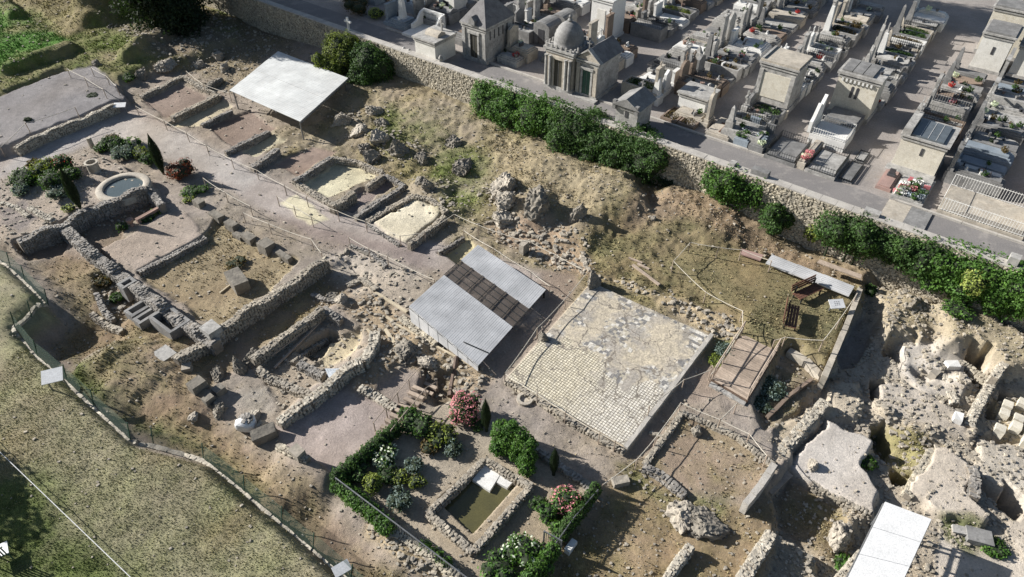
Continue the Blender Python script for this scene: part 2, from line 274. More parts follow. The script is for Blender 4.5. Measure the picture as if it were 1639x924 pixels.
def surf(name, c, c2=None, rough=.85, sc=2., metal=0., bmp=.01, island=0., fine=18., stain=None):
    """weathered surface: two tones mixed by noise, fine grain, optional tone per stone"""
    m, t, p = new_mat(name); po = gpos(t)
    c2 = c2 or tuple(x * .7 for x in c)
    col = mixc(t, ramp(t, noise(t, sc, 5, po), .35, .65), c, c2)
    col = mixc(t, ramp(t, noise(t, fine, 3, po), .3, .7), col, mixc(t, 1., col, (.72, .72, .72), 'MULTIPLY'))
    if stain:
        col = mixc(t, ramp(t, noise(t, sc * 2.3, 6, po, .75), .52, .68), col, stain)
    if island:
        g = nd(t, 'ShaderNodeNewGeometry'); r = g.outputs['Random Per Island']
        n = nd(t, 'ShaderNodeMapRange'); t.links.new(r, n.inputs[0]); n.inputs[3].default_value = 1 - island; n.inputs[4].default_value = 1 + island * .8
        cc = nd(t, 'ShaderNodeCombineColor')
        for i in range(3): t.links.new(n.outputs[0], cc.inputs[i])
        col = mixc(t, 1., col, cc.outputs[0], 'MULTIPLY')
    t.links.new(col, p.inputs['Base Color']); p.inputs['Roughness'].default_value = rough; p.inputs['Metallic'].default_value = metal
    if bmp: bump(t, noise(t, fine * .7, 5, po), bmp, 1.)
    return m
def leafmat(name, c, c2, island=.45):
    m = surf(name, c, c2, .65, 1.3, 0, 0, island, 6.); p = m.node_tree.nodes['Principled BSDF']
    p.inputs['Specular IOR Level'].default_value = .25
    tr = nd(m.node_tree, 'ShaderNodeBsdfTranslucent'); tr.inputs[0].default_value = (c[0] * 1.6, c[1] * 1.7, c[2], 1)
    mx = nd(m.node_tree, 'ShaderNodeMixShader'); mx.inputs[0].default_value = .22
    out = m.node_tree.nodes['Material Output']; m.node_tree.links.new(p.outputs[0], mx.inputs[1]); m.node_tree.links.new(tr.outputs[0], mx.inputs[2]); m.node_tree.links.new(mx.outputs[0], out.inputs[0])
    return m
M = {}
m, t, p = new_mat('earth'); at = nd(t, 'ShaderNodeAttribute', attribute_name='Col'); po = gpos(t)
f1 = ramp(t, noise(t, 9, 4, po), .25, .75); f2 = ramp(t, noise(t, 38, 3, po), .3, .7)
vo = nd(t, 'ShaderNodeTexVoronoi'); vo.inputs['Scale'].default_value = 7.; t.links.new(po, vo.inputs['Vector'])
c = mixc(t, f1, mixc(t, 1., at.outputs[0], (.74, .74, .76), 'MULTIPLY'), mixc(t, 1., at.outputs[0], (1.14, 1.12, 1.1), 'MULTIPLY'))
c = mixc(t, f2, mixc(t, 1., c, (.8, .79, .78), 'MULTIPLY'), mixc(t, 1., c, (1.13, 1.13, 1.12), 'MULTIPLY'))
c = mixc(t, ramp(t, vo.outputs['Distance'], .16, .10), c, mixc(t, 1., c, (1.3, 1.28, 1.25), 'MULTIPLY'))
t.links.new(c, p.inputs['Base Color']); p.inputs['Roughness'].default_value = .95; p.inputs['Specular IOR Level'].default_value = .15
ad = nd(t, 'ShaderNodeMath', operation='ADD'); t.links.new(noise(t, 7, 8, po, .75), ad.inputs[0]); t.links.new(noise(t, 30, 4, po, .7), ad.inputs[1])
bump(t, ad.outputs[0], .035, 1.); M['earth'] = m
M['rubble'] = surf('rubble', (.42, .37, .29), (.30, .27, .225), .9, 1.2, 0, .03, .27, 9.)
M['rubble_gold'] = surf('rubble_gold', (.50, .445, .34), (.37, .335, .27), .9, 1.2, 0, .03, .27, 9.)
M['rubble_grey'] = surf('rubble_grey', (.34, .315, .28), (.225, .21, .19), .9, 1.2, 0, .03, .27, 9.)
M['rubble_pale'] = surf('rubble_pale', (.55, .50, .41), (.42, .38, .31), .9, 1.2, 0, .03, .27, 9.)
M['mortar'] = surf('mortar', (.30, .26, .205), (.22, .19, .155), .95, 2., 0, .04, 0, 7.)
M['mortar_wall'] = surf('mortar_wall', (.40, .355, .28), (.30, .265, .215), .95, 2., 0, .04, 0, 7.)
M['boulder'] = surf('boulder', (.245, .22, .18), (.16, .145, .12), .95, 1.5, 0, .06, .22, 5., stain=(.14, .125, .105))
M['boulder_pale'] = surf('boulder_pale', (.37, .33, .27), (.26, .235, .195), .95, 1.5, 0, .05, .22, 5.)
M['roof_white'] = surf('roof_white', (.68, .69, .67), (.60, .61, .595), .6, .35, 0, .0, 0, .8, stain=(.56, .56, .54))
M['roof_metal'] = surf('roof_metal', (.60, .60, .60), (.52, .525, .53), .75, .4, .0, .0, 0, .8)
M['steel'] = surf('steel', (.30, .31, .32), None, .5, 3, .7, 0)
M['darksteel'] = surf('darksteel', (.045, .05, .05), None, .5, 3, .4, 0)
M['rust'] = surf('rust', (.20, .09, .055), (.12, .06, .04), .8, 3, .2, 0)
M['wood'] = surf('wood', (.46, .37, .29), (.34, .27, .21), .85, 1.5, 0, .01, .22, 8.)
M['wood_dark'] = surf('wood_dark', (.12, .075, .05), (.07, .045, .03), .75, 3, 0, .01, .2)
M['plank'] = surf('plank', (.58, .50, .36), (.42, .35, .24), .85, 1.5, 0, .01, .2)
M['rope'] = surf('rope', (.62, .57, .48), (.5, .46, .38), .8, 6, 0, 0)
M['white'] = surf('white', (.80, .80, .79), (.72, .72, .71), .5, 2, 0, 0)
M['ink'] = surf('ink', (.10, .10, .11), None, .7, 2, 0, 0)
M['asphalt'] = surf('asphalt', (.23, .215, .205), (.185, .175, .17), .95, .35, 0, .01, 0, 14., stain=(.27, .25, .23))
M['cemearth'] = surf('cemearth', (.35, .315, .285), (.26, .235, .215), .95, .5, 0, .02, 0, 8., stain=(.25, .22, .19))
M['kerb'] = surf('kerb', (.50, .47, .42), (.38, .355, .32), .85, 1.5, 0, .01)
M['s_grey'] = surf('s_grey', (.27, .265, .255), (.16, .157, .152), .75, 1.2, 0, .01, 0, 8., stain=(.13, .13, .125))
M['s_pale'] = surf('s_pale', (.47, .455, .425), (.29, .28, .26), .8, 1.6, 0, .01, 0, 8., stain=(.15, .147, .138))
M['s_warm'] = surf('s_warm', (.52, .465, .38), (.37, .335, .28), .85, 1.2, 0, .01, 0, 8., stain=(.28, .24, .19))
M['s_white'] = surf('s_white', (.78, .77, .73), (.66, .65, .62), .6, 1.2, 0, .004)
M['s_pink'] = surf('s_pink', (.42, .28, .24), (.32, .22, .19), .6, 1.2, 0, .004)
M['s_brown'] = surf('s_brown', (.26, .19, .14), (.19, .145, .11), .8, 1.2, 0, .01, stain=(.13, .1, .08))
M['s_blue'] = surf('s_blue', (.30, .345, .385), (.21, .245, .275), .6, 1.2, 0, .004)
M['s_dark'] = surf('s_dark', (.075, .075, .08), (.05, .05, .055), .3, 1.2, 0, 0)
M['slate'] = surf('slate', (.20, .195, .195), (.13, .125, .125), .8, 2., 0, .02, 0, 10.)
M['glassroof'] = surf('glassroof', (.13, .15, .165), (.10, .115, .125), .25, 2., 0, 0)
M['doorwood'] = surf('doorwood', (.06, .055, .04), None, .6, 2, 0, 0)
M['cream'] = surf('cream', (.68, .635, .53), (.58, .54, .45), .8, 1.5, 0, .006, stain=(.44, .39, .30))
M['plaster'] = surf('plaster', (.74, .72, .66), (.62, .60, .54), .8, 1.5, 0, .006, stain=(.5, .48, .43))
M['leaf'] = leafmat('leaf', (.065, .125, .028), (.038, .085, .02))
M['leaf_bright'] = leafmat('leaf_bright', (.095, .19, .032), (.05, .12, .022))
M['leaf_olive'] = leafmat('leaf_olive', (.21, .25, .045), (.13, .175, .035))
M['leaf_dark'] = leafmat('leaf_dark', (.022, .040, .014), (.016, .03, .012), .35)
M['leaf_silver'] = leafmat('leaf_silver', (.17, .225, .20), (.12, .165, .145), .3)
M['leaf_yellow'] = leafmat('leaf_yellow', (.34, .38, .10), (.2, .27, .06))
M['leaf_red'] = leafmat('leaf_red', (.22, .05, .03), (.12, .06, .03))
M['leaf_rust'] = leafmat('leaf_rust', (.12, .085, .03), (.08, .06, .025))
M['petal_pink'] = leafmat('petal_pink', (.68, .28, .30), (.55, .2, .24), .25)
M['petal_white'] = leafmat('petal_white', (.72, .76, .62), (.6, .66, .5), .15)
M['petal_red'] = leafmat('petal_red', (.5, .05, .04), (.4, .04, .04), .3)
M['twig'] = surf('twig', (.20, .16, .12), None, .9, 3, 0, 0)
M['fill'] = surf('fill', (.022, .036, .012), None, .9, 3, 0, 0)  # near-black green of the crown cores: shade among leaves put into colour
M['water'] = surf('water', (.115, .105, .045), (.09, .085, .04), .12, 1., 0, .0)
M['water_dark'] = surf('water_dark', (.10, .125, .13), (.085, .11, .115), .08, .6, 0, 0)
M['tarp'] = surf('tarp', (.56, .60, .64), (.40, .44, .48), .5, 4, 0, .02)
M['terracotta'] = surf('terracotta', (.34, .22, .17), (.29, .20, .16), .9, 2, 0, .01, .2)
M['green_paint'] = surf('green_paint', (.03, .10, .07), None, .5, 2, 0, 0)
# see-through sheets
m, t, p = new_mat('netting'); p.inputs['Base Color'].default_value = (.045, .085, .06, 1); p.inputs['Roughness'].default_value = .8; p.inputs['Alpha'].default_value = .36; M['netting'] = m
m, t, p = new_mat('mesh_roof'); p.inputs['Base Color'].default_value = (.12, .10, .085, 1); p.inputs['Roughness'].default_value = .5
t.links.new(ramp(t, noise(t, 1.2, 5, gpos(t)), .3, .62), p.inputs['Alpha'])
n = [x for x in t.nodes if x.type == 'MAP_RANGE'][0]; n.inputs[3].default_value = .42; n.inputs[4].default_value = .97; M['mesh_roof'] = m
# mosaic pavement, on object axes: x along the short side, y along the long side
m, t, p = new_mat('mosaic_tiles'); tc = nd(t, 'ShaderNodeTexCoord').outputs['Object']
br = nd(t, 'ShaderNodeTexBrick'); br.offset = 0; br.squash = 1
for k, v_ in (('Scale', 1.), ('Mortar Size', .02), ('Mortar Smooth', .2), ('Brick Width', .15), ('Row Height', .15)): br.inputs[k].default_value = v_
br.inputs['Color1'].default_value = (.74, .70, .62, 1); br.inputs['Color2'].default_value = (.60, .56, .47, 1); br.inputs['Mortar'].default_value = (.20, .18, .15, 1); t.links.new(tc, br.inputs['Vector'])
ck = nd(t, 'ShaderNodeTexVoronoi'); ck.inputs['Scale'].default_value = 5.2; ck.inputs['Randomness'].default_value = .35; t.links.new(tc, ck.inputs['Vector'])
chk = mixc(t, ramp(t, ck.outputs['Color'], .45, .47), (.20, .195, .19), (.62, .59, .53))
chk = mixc(t, ramp(t, ck.outputs['Color'], .62, .64), chk, (.45, .41, .33))
n1 = noise(t, .28, 3, tc); n2 = noise(t, .45, 5, tc, .6); n3 = noise(t, 2.5, 6, tc, .65)
crm = mixc(t, ramp(t, n3, .35, .65), (.57, .50, .375), (.46, .405, .32))
crm = mixc(t, ramp(t, n2, .46, .58), crm, (.36, .33, .29)); crm = mixc(t, ramp(t, noise(t, .33, 3, tc), .58, .66), crm, (.40, .395, .38)); crm = mixc(t, ramp(t, noise(t, 5., 6, tc, .8), .52, .66), crm, (.33, .29, .235))
sx = nd(t, 'ShaderNodeSeparateXYZ'); t.links.new(tc, sx.inputs[0])
# front field of regular tiles: y < 4.2 wobbling
wob = nd(t, 'ShaderNodeMath', operation='MULTIPLY_ADD'); t.links.new(n2, wob.inputs[0]); wob.inputs[1].default_value = 7.; t.links.new(sx.outputs['Y'], wob.inputs[2])
regm = ramp(t, wob.outputs[0], 7.3, 7.1)
chm = ramp(t, noise(t, .5, 5, nd(t, 'ShaderNodeTexCoord').outputs['Object']), .52, .55)
col = mixc(t, chm, crm, chk)
yel = mixc(t, ramp(t, sx.outputs['X'], 3., 5.2), mixc(t, 1., br.outputs[0], (1., .97, .87), 'MULTIPLY'), br.outputs[0])
col = mixc(t, regm, col, yel)
w2 = noise(t, .55, 5, tc, .55)
col = mixc(t, ramp(t, w2, .60, .66), col, (.33, .30, .255))
cv = nd(t, 'ShaderNodeTexVoronoi', feature='DISTANCE_TO_EDGE'); cv.inputs['Scale'].default_value = .55
mv = nd(t, 'ShaderNodeVectorMath', operation='MULTIPLY_ADD'); nn3 = nd(t, 'ShaderNodeTexNoise'); nn3.inputs['Scale'].default_value = 1.4; nn3.inputs['Detail'].default_value = 5; t.links.new(tc, nn3.inputs['Vector']); t.links.new(nn3.outputs['Color'], mv.inputs[0]); mv.inputs[1].default_value = (1.6, 1.6, 0); t.links.new(tc, mv.inputs[2]); t.links.new(mv.outputs[0], cv.inputs['Vector'])
col = mixc(t, ramp(t, cv.outputs['Distance'], .022, .006), col, (.20, .175, .145))
fv = nd(t, 'ShaderNodeTexVoronoi'); fv.inputs['Scale'].default_value = 13; t.links.new(tc, fv.inputs['Vector']); col = mixc(t, ramp(t, fv.outputs['Color'], .2, .9), mixc(t, 1., col, (.74, .74, .74), 'MULTIPLY'), mixc(t, 1., col, (1.16, 1.15, 1.13), 'MULTIPLY'))
col = mixc(t, ramp(t, noise(t, 30, 3, tc), .3, .7), col, mixc(t, 1., col, (.82, .82, .82), 'MULTIPLY'))
t.links.new(col, p.inputs['Base Color']); p.inputs['Roughness'].default_value = .9; bump(t, n3, .03); M['mosaic'] = m
# ---------------------------------------------------------------- objects
COLL = S.collection; LABELS = {}
def setp(o, label=None, cat=None, group=None, kind=None):
    if label:
        o['label'] = label
        if cat:
            if label in LABELS and not group: print('DUPLABEL', label)
            LABELS[label] = LABELS.get(label, 0) + 1
    if cat: o['category'] = cat
    if group: o['group'] = group
    if kind: o['kind'] = kind
    return o
def thing(name, label, cat, loc, group=None):
    o = bpy.data.objects.new(name, None); o.empty_display_size = .3; COLL.objects.link(o); o.location = Vector([float(v) for v in loc])
    o['wl'] = [float(v) for v in loc]; return setp(o, label, cat, group)
CUBE = np.array([(x, y, z) for z in (0, 1) for y in (0, 1) for x in (0, 1)], float)
CF = [(0, 2, 3, 1), (4, 5, 7, 6), (0, 1, 5, 4), (2, 6, 7, 3), (0, 4, 6, 2), (1, 3, 7, 5)]
_rc = {}
def rcube():
    if 'v' in _rc: return _rc['v'], _rc['f']
    V = []; idx = {}
    for i in range(3):
        for j in range(3):
            for k in range(3):
                if i == j == k == 1: continue
                v = np.array((i - 1, j - 1, k - 1), float); n = np.abs(v).sum(); v = v * {1: 1., 2: .95, 3: .86}[int(n)]
                idx[i, j, k] = len(V); V.append(v * .5)
    Fq = []
    for ax in range(3):
        for sd in (0, 2):
            for p_ in range(2):
                for q in range(2):
                    def I(a, b):
                        t3 = [0, 0, 0]; t3[ax] = sd; t3[(ax + 1) % 3] = a; t3[(ax + 2) % 3] = b; return idx[tuple(t3)]
                    f = [I(p_, q), I(p_ + 1, q), I(p_ + 1, q + 1), I(p_, q + 1)]
                    Fq.append(f if sd == 2 else f[::-1])
    _rc['v'] = np.array(V); _rc['f'] = np.array(Fq); return _rc['v'], _rc['f']
class MB:
    def __init__(s): s.v = []; s.f = {}; s.n = 0
    def add(s, V, Fs):
        V = np.asarray(V, float)
        if isinstance(Fs, np.ndarray): s.f.setdefault(Fs.shape[1], []).append(Fs + s.n)
        else:
            for f in Fs: s.f.setdefault(len(f), []).append(np.array([f]) + s.n)
        s.v.append(V); s.n += len(V); return s
    def box(s, x0, x1, y0, y1, z0, z1, fr=None, jit=0):
        V = CUBE * (x1 - x0, y1 - y0, z1 - z0) + (x0, y0, z0)
        if jit: V = V + (rng.random(V.shape) - .5) * jit
        return s.add(fr(V) if fr else V, np.array(CF))
    def bar(s, p, q, r, r2=None, n=6):
        p = np.array(p, float); q = np.array(q, float); r2 = r if r2 is None else r2
        d = q - p; L = np.linalg.norm(d)
        if L < 1e-6: return s
        d /= L; u = np.cross(d, (0, 0, 1) if abs(d[2]) < .9 else (1, 0, 0)); u /= np.linalg.norm(u); w_ = np.cross(d, u)
        an = np.arange(n) * 2 * math.pi / n; ring = np.cos(an)[:, None] * u + np.sin(an)[:, None] * w_
        V = np.vstack([p + ring * r, q + ring * r2]); Fs = [(i, (i + 1) % n, n + (i + 1) % n, n + i) for i in range(n)] + [tuple(range(n))[::-1], tuple(range(n, 2 * n))]
        return s.add(V, Fs)
    def tube(s, pts, r, n=5):
        for a, b in zip(pts[:-1], pts[1:]): s.bar(a, b, r, n=n)
        return s
    def lathe(s, c, prof, n=24, fr=None, cap=True):
        an = np.arange(n) * 2 * math.pi / n; V = []; Fs = []
        for r, z in prof: V += [(c[0] + r * math.cos(a), c[1] + r * math.sin(a), c[2] + z) for a in an]
        for k in range(len(prof) - 1):
            for i in range(n): Fs.append((k * n + i, k * n + (i + 1) % n, (k + 1) * n + (i + 1) % n, (k + 1) * n + i))
        if cap: Fs.append(tuple(range((len(prof) - 1) * n, len(prof) * n)))
        return s.add(fr(np.array(V)) if fr else V, Fs)
    def prism(s, poly, z0, z1, fr=None):
        """poly in x,y extruded in z"""
        n = len(poly); V = np.array([(x, y, z0) for x, y in poly] + [(x, y, z1) for x, y in poly], float)
        Fs = [tuple(range(n))[::-1], tuple(range(n, 2 * n))] + [(i, (i + 1) % n, n + (i + 1) % n, n + i) for i in range(n)]
        return s.add(fr(V) if fr else V, Fs)
    def profile(s, poly, x0, x1, fr=None):
        """poly in y,z extruded along x"""
        n = len(poly); V = np.array([(x0, y, z) for y, z in poly] + [(x1, y, z) for y, z in poly], float)
        Fs = [tuple(range(n))[::-1], tuple(range(n, 2 * n))] + [(i, (i + 1) % n, n + (i + 1) % n, n + i) for i in range(n)]
        return s.add(fr(V) if fr else V, Fs)
    def stones(s, cen, size, ang, jit=.16, tilt=.12):
        """many rounded stones; cen (n,3), size (n,3), ang (n,)"""
        cen = np.asarray(cen, float)
        if len(cen) == 0: return s
        v, f = rcube(); n = len(cen); V = v[None] * (1 + (rng.random((n, len(v), 3)) - .5) * jit * 2) * np.asarray(size)[:, None, :]
        tx, ty = (rng.random(n) - .5) * 2 * tilt, (rng.random(n) - .5) * 2 * tilt
        V[..., 2] += V[..., 0] * tx[:, None] + V[..., 1] * ty[:, None]
        ca, sa = np.cos(ang)[:, None], np.sin(ang)[:, None]
        X = V[..., 0] * ca - V[..., 1] * sa; Y = V[..., 0] * sa + V[..., 1] * ca
        V = np.stack([X, Y, V[..., 2]], -1) + cen[:, None, :]
        return s.add(V.reshape(-1, 3), (f[None] + (np.arange(n) * len(v))[:, None, None]).reshape(-1, 4))
    def build(s, name, mat, parent=None, origin=None, smooth=False, slots=None):
        V = np.vstack(s.v)
        if parent is not None: V = V - np.array(ROOT[parent.name])
        elif origin is not None: V = V - np.array(origin, float)
        me = bpy.data.meshes.new(name); me.vertices.add(len(V)); me.vertices.foreach_set('co', V.astype(np.float32).ravel())
        loops = []; starts = []; k = 0
        for sz, L in s.f.items():
            A_ = np.concatenate(L); loops.append(A_.ravel()); starts.append(k + np.arange(len(A_)) * sz); k += A_.size
        loops = np.concatenate(loops); starts = np.concatenate(starts)
        me.loops.add(len(loops)); me.loops.foreach_set('vertex_index', loops.astype(np.int32)); me.polygons.add(len(starts)); me.polygons.foreach_set('loop_start', starts.astype(np.int32))
        me.update(calc_edges=True)
        me.polygons.foreach_set('use_smooth', np.full(len(starts), bool(smooth)))
        me.materials.append(M[mat] if isinstance(mat, str) else mat)
        o = bpy.data.objects.new(name, me); COLL.objects.link(o)
        if parent is not None: o.parent = parent; ROOT[o.name] = ROOT[parent.name]
        else:
            if origin is not None: o.location = Vector([float(q) for q in origin])
            ROOT[o.name] = tuple(origin) if origin is not None else (0, 0, 0)
        return o
ROOT = {}
_thing = thing
def thing(*a, **k):
    o = _thing(*a, **k); ROOT[o.name] = tuple(o['wl']); del o['wl']; return o
def single(mb, name, mat, label, cat, origin, group=None, smooth=False):
    return setp(mb.build(name, mat, None, origin, smooth), label, cat, group)
def frame(o, ux):
    ux = np.array(ux, float); ux /= np.linalg.norm(ux); uy = np.array((-ux[1], ux[0])); o = np.asarray(o, float)
    def f(V):
        V = np.asarray(V, float); return np.column_stack([o[0] + V[:, 0] * ux[0] + V[:, 1] * uy[0], o[1] + V[:, 0] * ux[1] + V[:, 1] * uy[1], (o[2] if len(o) > 2 else 0) + V[:, 2]])
    return f
# ---------------------------------------------------------------- terrain mesh
ys = [7.]
while ys[-1] < 86: ys.append(ys[-1] + .055 + (ys[-1] - 7) * .0016)
ys = np.array([-3000, -600, -100, -20, 0, 4.] + ys + [90, 100, 140, 300, 1000, 3000.])
uc = np.linspace(-1, 1, 941); us = np.concatenate([[-60, -12, -4, -2, -1.3, -1.1], uc, [1.1, 1.3, 2, 4, 12, 60]])
hw = 25 + np.clip(ys - 12, 0, 75) * .50
TX = us[None] * hw[:, None]; TY = np.repeat(ys[:, None], len(us), 1)
TZ = samp(Z, TX, TY); far = (TX < RX0) | (TX > RX1) | (TY < RY0) | (TY > RY1); TZ[far] = .5
cta, ctb = toab(TX, TY); TZ[(ctb > -2.5)] = np.minimum(TZ[(ctb > -2.5)], 1.5)
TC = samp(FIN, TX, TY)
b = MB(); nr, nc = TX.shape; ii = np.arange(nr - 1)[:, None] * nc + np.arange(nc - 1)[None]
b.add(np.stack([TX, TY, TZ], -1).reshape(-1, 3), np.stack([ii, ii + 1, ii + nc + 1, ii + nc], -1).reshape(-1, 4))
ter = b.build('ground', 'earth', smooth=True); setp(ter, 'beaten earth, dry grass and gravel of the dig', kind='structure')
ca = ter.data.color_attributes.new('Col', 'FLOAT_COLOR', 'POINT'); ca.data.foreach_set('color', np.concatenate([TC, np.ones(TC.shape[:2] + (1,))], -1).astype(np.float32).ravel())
# cemetery ground and lane
b = MB()
def abpoly(pts, z): return [(*C(a_, b_), z) for a_, b_ in pts]
b.add(abpoly([(-250, -3.2), (250, -3.2), (250, 400), (-250, 400)], ZC), [(0, 1, 2, 3)]); setp(b.build('cemetery_ground', 'cemearth'), kind='structure')
b = MB(); b.add(abpoly([(-120, -3.15), (120, -3.15), (120, -.25), (-120, -.25)], ZC + .006), [(0, 1, 2, 3)]); setp(b.build('lane', 'asphalt'), kind='structure')
# ---------------------------------------------------------------- loose cover
def scatter(n, dens, near=13, far=80):
    y = near + (far - near) * rng.random(n * 3) ** 1.25; hwy = 23 + (y - 12) * .5; x = (rng.random(len(y)) * 2 - 1) * hwy
    k = rng.random(len(y)) < dens(x, y); k &= (toab(x, y)[1] < -4); return x[k][:n], y[k][:n]
def tris(x, y, z, h, wd, cols, name, mat):
    n = len(x); a_ = rng.random(n) * math.pi * 2; lean = (rng.random((n, 2)) - .5) * h[:, None] * 1.1
    P0 = np.stack([x - np.cos(a_) * wd, y - np.sin(a_) * wd, z - .02], -1); P1 = np.stack([x + np.cos(a_) * wd, y + np.sin(a_) * wd, z - .02], -1); P2 = np.stack([x + lean[:, 0], y + lean[:, 1], z + h], -1)
    V = np.stack([P0, P1, P2], 1).reshape(-1, 3); mb = MB(); mb.add(V, np.arange(n * 3).reshape(-1, 3)); o = mb.build(name, mat)
    ca = o.data.color_attributes.new('Col', 'FLOAT_COLOR', 'POINT'); c4 = np.repeat(np.concatenate([cols, np.ones((n, 1))], 1), 3, 0); ca.data.foreach_set('color', c4.astype(np.float32).ravel()); return o
m, t, p = new_mat('grass_blades'); at = nd(t, 'ShaderNodeAttribute', attribute_name='Col'); t.links.new(at.outputs[0], p.inputs['Base Color']); p.inputs['Roughness'].default_value = .8; p.inputs['Specular IOR Level'].default_value = .1; M['blades'] = m
x, y = scatter(300000, lambda x, y: samp(VEGF, x, y) ** 1.4 * (.35 + .65 * (fbm(x, y, .7, 2, 40) > .47)))
x2 = -26 + 26 * rng.random(420000); y2 = 12 + 19 * rng.random(420000); k_ = (sdist(np.array([W(a_, b_, .9) for a_, b_ in FIELD]), x2, y2) < -.1) & (rng.random(420000) < .35 + .65 * fbm(x2, y2, .5, 3, 44)); x = np.concatenate([x, x2[k_]]); y = np.concatenate([y, y2[k_]])
fs_ = sdist(np.array([W(x_, y_, .9) for x_, y_ in FIELD]), x, y) < 0; hh = (.035 + .09 * rng.random(len(x)) ** 2) * (1 + (y - 13) * .012) * np.where(fs_, .5, .8)
gc = (samp(GRS, x, y) * .5 + samp(FIN, x, y) * .55) * (.95 + .4 * rng.random((len(x), 1))) * (1 + (rng.random((len(x), 3)) - .5) * .12)
gc = np.where((rng.random((len(x), 1)) < .13), np.array((.36, .30, .17)) * (.7 + .5 * rng.random((len(x), 1))), gc)
o = tris(x, y, samp(Z, x, y), hh, hh * .45, gc, 'grass', 'blades'); setp(o, 'short dry and green grass growing over the dig and field', 'grass', kind='stuff')
x, y = scatter(52000, lambda x, y: samp(RUB, x, y) ** 1.15 * 1.6)
mb = MB(); sz = .022 + .13 * rng.random(len(x)) ** 3.4 * (.6 + samp(RUB, x, y)); sz *= (1 + (y - 13) * .01)
mb.stones(np.stack([x, y, samp(Z, x, y) + sz * .15], -1), np.stack([sz * (1 + rng.random(len(x)) * .6), sz, sz * .75], -1), rng.random(len(x)) * 6.28)
setp(mb.build('loose_stones', 'rubble'), 'loose rubble stones strewn over the excavated earth', 'rubble', kind='stuff')
# ---------------------------------------------------------------- ruined walls
def resample(P, step):
    P = np.asarray(P, float); out = [P[0]]; dr = []
    for a_, b_ in zip(P[:-1], P[1:]):
        L = np.linalg.norm((b_ - a_)[:2]); n = max(1, int(round(L / step)))
        for i in range(1, n + 1): out.append(a_ + (b_ - a_) * i / n); dr.append((b_ - a_) / max(L, 1e-6))
    return np.array(out), np.array(dr)
def ruin(path, h, wd, label, mat='rubble', base=None, top=None, st=.15, wob=.12, cat='ruined wall', name='ruin_wall', down=.35, group=None, core='mortar', dens=1.):
    """path: photo pixels of the wall top; h: height over the ground on its path"""
    wd = wd * .84; h = h * .88
    P3 = []
    for x, y in path:
        if top is not None: q = W(x, y, top); P3.append((q[0], q[1], top - h))
        else: q = G(x, y, h); P3.append(q)
    P, D = resample(P3, st * 1.15); n = len(D); mb = MB(); mid = (P[:-1] + P[1:]) / 2; nn = np.stack([-D[:, 1], D[:, 0]], -1)
    off = (vn(mid[:, 0], mid[:, 1], 1.3, 50) - .5) * wob * 1.2; hh = h * (1 + (vn(mid[:, 0], mid[:, 1], .9, 51) - .5) * wob * 3.5 * (1 if h < 1.4 else .3))
    mid[:, :2] += nn * off[:, None] * .4
    for i in range(n):
        fr = frame((*mid[i, :2], 0), D[i][:2]); mb.box(-st * .72, st * .72, -wd / 2 + .05, wd / 2 - .05, mid[i, 2] - down - .4, mid[i, 2] + hh[i] - .06, fr)
    cmb = mb
    sb = MB(); cen = []; siz = []; an = []; a0 = np.arctan2(D[:, 1], D[:, 0])
    rows = max(2, int(round(wd / st * dens)))
    for k in range(rows):
        o_ = (k + .5) / rows * (wd - .08) - (wd - .08) / 2
        jj = (rng.random((n, 2)) - .5) * st * .5
        s_ = np.stack([st * (.5 + 1.2 * rng.random(n) ** 1.6), wd / rows * (.7 + .8 * rng.random(n) ** 1.5), st * (.4 + .3 * rng.random(n))], -1)
        c_ = mid.copy(); c_[:, :2] += nn * (o_ + jj[:, :1] * .5) + D[:, :2] * jj[:, 1:]; c_[:, 2] += hh - .06 + (rng.random(n) - .45) * .05
        cen.append(c_); siz.append(s_); an.append(a0 + (rng.random(n) - .5) * .7)
    ch = .13; nc_ = int((h + down * .6) / ch)
    for sd in (-1, 1):
        for k in range(nc_):
            c_ = mid.copy(); c_[:, :2] += nn * (sd * (wd / 2 - .05 + rng.random((n, 1)) * .03)) + D[:, :2] * (rng.random((n, 1)) - .5) * st * .5
            zz = -down * .6 + ch * (k + .5); c_[:, 2] += zz; ok = zz < hh - .05
            s_ = np.stack([st * (.55 + 1.1 * rng.random(n) ** 1.5), .09 + .08 * rng.random(n), ch * (.75 + .4 * rng.random(n))], -1)
            cen.append(c_[ok]); siz.append(s_[ok]); an.append(a0[ok] + (rng.random(ok.sum()) - .5) * .3)
    sb.stones(np.vstack(cen), np.vstack(siz), np.concatenate(an))
    o_ = P[len(P) // 2]
    t = thing(name, label, cat, o_, group)
    cmb.build('wall_core', core, t); sb.build('stone_facing', mat, t)
    return t
